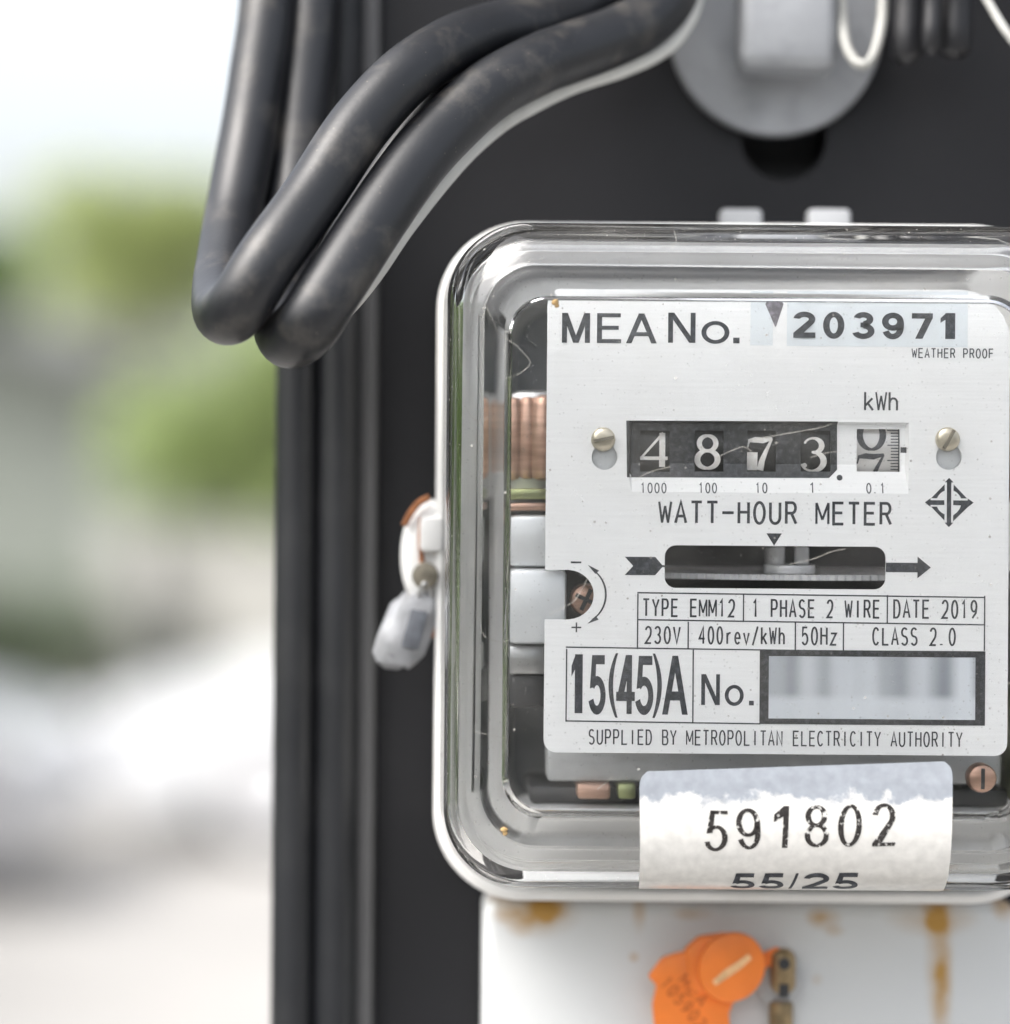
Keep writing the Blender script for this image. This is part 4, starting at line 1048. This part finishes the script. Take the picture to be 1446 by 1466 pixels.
def car(label, paint, loc, rz):
    """a small saloon, nose towards -x"""
    t = thing('parked_car', label, 'car', 'cars parked across the yard')
    bodyp = [(0, .30), (.02, .55), (.10, .70), (.5, .82), (1.15, .93), (1.6, .95), (3.3, .97), (4.1, .95), (4.25, .85), (4.3, .5), (4.25, .28), (.1, .22)]
    bm_obj('body', prism(bodyp, -.85, .85), paint, t, 40, .07, 4)
    cab = [(1.12, .92), (1.75, 1.42), (2.1, 1.47), (2.9, 1.46), (3.3, 1.38), (3.85, .94)]
    bm_obj('cabin', prism(cab, -.76, .76, .14, .92, 1.47), paint, t, 40, .05, 3)
    for s in (-1, 1):
        for pts in ([(1.40, .98), (1.80, 1.36), (2.35, 1.39), (2.35, .98)], [(2.42, .98), (2.42, 1.39), (2.9, 1.38), (3.25, 1.28), (3.45, .98)]):
            bm = bmesh.new()
            f = [bm.verts.new((x, s*(.765-.14*(z-.92)/.55+.004), z)) for x, z in pts]; bm.faces.new(f)
            ex = bmesh.ops.extrude_face_region(bm, geom=bm.faces[:]); bmesh.ops.translate(bm, verts=[g for g in ex['geom'] if isinstance(g, bmesh.types.BMVert)], vec=(0, -s*.02, 0))
            bm_obj('side_window', bm, gl_m, t)
        box('mirror', (1.5, s*.88, 1.02), (.10, .20, .13), paint, t, .03)
        box('headlight', (.10, s*.62, .64), (.20, .34, .13), lamp_m, t, .03)
        box('tail_light', (4.22, s*.66, .78), (.12, .30, .16), mat('tail_lens', (.4, .02, .02), .15), t, .03)
        for x in (.78, 3.45):
            w = cyl('wheel', (x, s*.76, .31), (0, 1, 0), .31, .2, tyre_m, t, .03)
            cyl('rim', (x, s*.83, .31), (0, 1, 0), .255, .08, rim_m, w, .02)
    bm = bmesh.new(); vs = [bm.verts.new(p) for p in ((1.15, -.66, .965), (1.15, .66, .965), (1.75, .55, 1.425), (1.75, -.55, 1.425))]; bm.faces.new(vs)
    ex = bmesh.ops.extrude_face_region(bm, geom=bm.faces[:]); bmesh.ops.translate(bm, verts=[g for g in ex['geom'] if isinstance(g, bmesh.types.BMVert)], vec=(-.02, 0, .015))
    bm_obj('windscreen', bm, gl_m, t)
    box('bumper', (.0, 0, .38), (.12, 1.5, .18), paint, t, .04)
    t.location = loc; t.rotation_euler = (0, 0, rz); return t
car('white saloon car parked in front of the cream garden wall', paint_w, (dpt(150, 1200, 13.2).x, 13.2, 0), 0)
g2 = dpt(48, 1200, 11.0)
car('grey saloon car parked by the hedge, facing the white car', paint_g, (g2.x, 11.2, 0), math.pi)

cream = mat('cream_render', (.34, .335, .31), .8, var=.08, scale=2, stain=(.28, .27, .245), stain_scale=1.5, stain_amt=.4)
gw = thing('garden_wall', 'low cream rendered garden wall behind the white car', 'wall')
wx0 = dpt(135, 800, 18.5).x
box('wall_panel', (wx0+4.0, 18.5, .70), (8.0, .18, 1.40), cream, gw, .01)
box('coping', (wx0+4.0, 18.5, 1.43), (8.1, .26, .06), cream, gw, .01)
for k in range(4): box('pier', (wx0+.15+2.56*k, 18.45, .74), (.3, .34, 1.48), cream, gw, .01)

# house: gable roof sloping down
roof_m = mat('grey_roof_sheet', (.15, .155, .16), .6, .1, var=.12, scale=3)
hs = thing('house', 'pale house with a grey gabled roof beyond the garden wall', 'house')
hy = 30.0
eave = dpt(330, 590, hy); ridge = dpt(-420, 330, hy)
hx1 = eave.x-.3; hx0 = hx1-7.5
wall_m = mat('pale_house_render', (.22, .24, .21), .85, var=.1, scale=1.2)
box('wall', ((hx0+hx1)/2, hy+4, eave.z/2), (hx1-hx0, 7.0, eave.z), wall_m, hs)
bm = bmesh.new()
sl = (ridge.z-eave.z)/(eave.x-ridge.x); hl = eave.x-ridge.x
for sg in (1, -1):
    pts = [(ridge.x+sg*hl, eave.z), (ridge.x, ridge.z), (ridge.x, ridge.z+.16), (ridge.x+sg*hl, eave.z+.16)]
    b_ = prism(pts, hy-.5, hy+8.5); me_ = bpy.data.meshes.new('t'); b_.to_mesh(me_); b_.free(); bm.from_mesh(me_); bpy.data.meshes.remove(me_)
bm_obj('roof', bm, roof_m, hs)
gb = [(hx0, eave.z), (hx1, eave.z), (ridge.x, ridge.z-.02)]
bm_obj('gable', prism(gb, hy+.5, hy+7.5), wall_m, hs)
for x in (hx1-4.4, hx1-6.4):
    f = box('window', (x, hy+.49, 1.75), (1.1, .08, 1.2), mat('window_frame', (.6, .6, .58), .6), hs, .01)
    for s in (-1, 1): box('pane', (x+s*.26, hy+.46, 1.75), (.46, .05, 1.04), gl_m, f)

def leaves(bm, c, rad, n, size, rnd):
    for _ in range(n):
        d = Vector((rnd.gauss(0, 1), rnd.gauss(0, 1), rnd.gauss(0, 1))).normalized()*(rnd.random()**.45)
        p = Vector(c)+Vector((d.x*rad[0], d.y*rad[1], d.z*rad[2]))
        q = Matrix.Rotation(rnd.uniform(0, 6.28), 3, 'Z') @ Matrix.Rotation(rnd.uniform(-1.1, 1.1), 3, 'X')
        s = size*rnd.uniform(.6, 1.3)
        vs = [bm.verts.new(p+q @ Vector(v)) for v in ((-s, 0, 0), (0, -s*.5, 0), (s, 0, s*.15), (0, s*.5, 0))]
        bm.faces.new(vs)
def leaf_mat(name, c):
    m, n, l, p = nt(name)
    oi = n.new('ShaderNodeNewGeometry'); rp = n.new('ShaderNodeValToRGB')
    rp.color_ramp.elements[0].color = (*[x*.6 for x in c], 1); rp.color_ramp.elements[1].color = (*[min(1, x*1.5) for x in c], 1)
    l.new(oi.outputs['Random Per Island'], rp.inputs[0]); l.new(rp.outputs[0], p.inputs['Base Color'])
    p.inputs['Roughness'].default_value = .5; p.inputs['Subsurface Weight'].default_value = 0
    tr = n.new('ShaderNodeBsdfTranslucent'); l.new(rp.outputs[0], tr.inputs[0])
    mx = n.new('ShaderNodeMixShader'); mx.inputs[0].default_value = .35
    l.new(p.outputs[0], mx.inputs[1]); l.new(tr.outputs[0], mx.inputs[2]); l.new(mx.outputs[0], n['Material Output'].inputs[0])
    return m
lf_o = leaf_mat('olive_leaves', (.40, .46, .20)); lf_g = leaf_mat('bright_green_leaves', (.16, .24, .06)); lf_y = leaf_mat('sunny_green_leaves', (.36, .44, .19)); lf_d = leaf_mat('dark_green_leaves', (.03, .05, .022))
bark = mat('bark', (.10, .08, .06), .9, var=.3, scale=12)
def tree(name, label, base, hgt, crown_c, crown_r, n, lm, size=.12, seed=1, cat='tree', grp=None):
    rnd = random.Random(seed); t = thing(name, label, cat, grp)
    b = Vector(base)
    top = Vector(crown_c)
    tube('trunk', [b, b.lerp(top, .35)+Vector((.05, 0, 0)), b.lerp(top, .7), top], .02*hgt, bark, t, 10, 4, lambda q: 1-.7*q)
    for k in range(4):
        a = rnd.uniform(0, 6.28); e = top+Vector((math.cos(a)*crown_r[0]*.6, math.sin(a)*crown_r[1]*.6, rnd.uniform(-.2, .5)*crown_r[2]))
        tube('limb', [b.lerp(top, .6), b.lerp(top, .6).lerp(e, .5)+Vector((0, 0, .1)), e], .009*hgt, bark, t, 8, 4, lambda q: 1-.7*q)
    bm = bmesh.new()
    for k in range(9):
        d = Vector((rnd.uniform(-1, 1), rnd.uniform(-1, 1), rnd.uniform(-1, 1)))*.55
        leaves(bm, top+Vector((d.x*crown_r[0], d.y*crown_r[1], d.z*crown_r[2])), [q*.55 for q in crown_r], n//9, size, rnd)
    me = bpy.data.meshes.new('crown'); bm.to_mesh(me); bm.free()
    link('crown', me, lm, t)
    return t
c = dpt(190, 370, 46); tree('tree', 'olive green tree rising behind the grey roof', (c.x, 46, 0), 6.5, c, (2.3, 1.9, 1.45), 5200, lf_o, .14, 3)
c = dpt(345, 620, 24); tree('tree', 'bright green tree between the house and the black cables', (c.x+.2, 24, 0), 3.6, c+Vector((.1, 0, 0)), (1.3, 1.1, 1.2), 5200, lf_y, .09, 5)
c = dpt(-60, 400, 40); tree('tree', 'pale green tree behind the house beside the olive one', (c.x, 40, 0), 6, c, (1.3, 1.3, 1.0), 2200, lf_g, .14, 6)
c = dpt(265, 915, 16.8); tree('round_shrub', 'small dark round shrub standing against the cream garden wall', (c.x, 16.8, 0), .9, c, (.17, .17, .2), 700, lf_d, .035, 8, 'shrub')
# hedges: one beside the wall, a tall green one (seen bent in the moulded cover), a tall dark one added unseen to dim reflections
lf_h = leaf_mat('hedge_leaves', (.04, .07, .012))
def hedge(label, x0, y0, x1, y1, z0, z1, depth, n, lm, size, seed):
    hg = thing('hedge', label, 'hedge'); rnd = random.Random(seed); bm = bmesh.new()
    L = math.hypot(x1-x0, y1-y0); k = max(2, int(L/.6))
    for i in range(k+1):
        f = i/k
        leaves(bm, (x0+(x1-x0)*f, y0+(y1-y0)*f, (z0+z1)/2+rnd.uniform(-.04, .04)*(z1-z0)), (depth+.25, depth+.25, (z1-z0)/2), n//(k+1), size, rnd)
        if i % 2 == 0:
            p = Vector((x0+(x1-x0)*f, y0+(y1-y0)*f, 0)); tube('stem', [p, p+Vector((.03, .02, z1*.35)), p+Vector((0, 0, z1*.7))], .03, bark, hg, 8, 3)
    me = bpy.data.meshes.new('foliage'); bm.to_mesh(me); bm.free(); link('foliage', me, lm, hg)
    return hg
hx = dpt(105, 900, 18.0).x
hedge('clipped low green hedge beside the end of the cream wall', hx-.25, 18.0, hx-7, 18.0, 0, 1.18, .35, 16000, lf_h, .055, 11)
hedge('tall green hedge along the side of the yard', -3.7, -4.0, -4.2, 9.0, 0, 2.9, .35, 9000, lf_g, .13, 12)
hedge('tall dark hedge added out of view to dim the cover reflections', -7.5, -5.2, 8.0, -5.2, 0, 2.7, .35, 11000, lf_d, .13, 13)  # added behind the camera; darkens what the flat front of the cover mirrors
# trees along the yard beside the meter (seen bent in the moulded cover)
for i, (x, y, h, r, lm) in enumerate([(-6.0, 10.5, 4.6, 1.6, lf_g), (-8.5, 4.5, 5.0, 2.0, lf_g), (-9.5, -2.0, 5.2, 2.1, lf_o), (-5.4, 14.0, 4.4, 1.5, lf_o)]):
    tree('yard_tree', ['leafy green tree at the side of the yard, level with the cars', 'broad green tree at the side of the yard beside the meter', 'broad olive tree at the side of the yard before the meter', 'olive tree at the side of the yard by the hedge'][i],
         (x, y, 0), h, (x, y, h*.68), (r, r, h*.36), 3000, lm, .16, 20+i, grp='trees along the yard side')
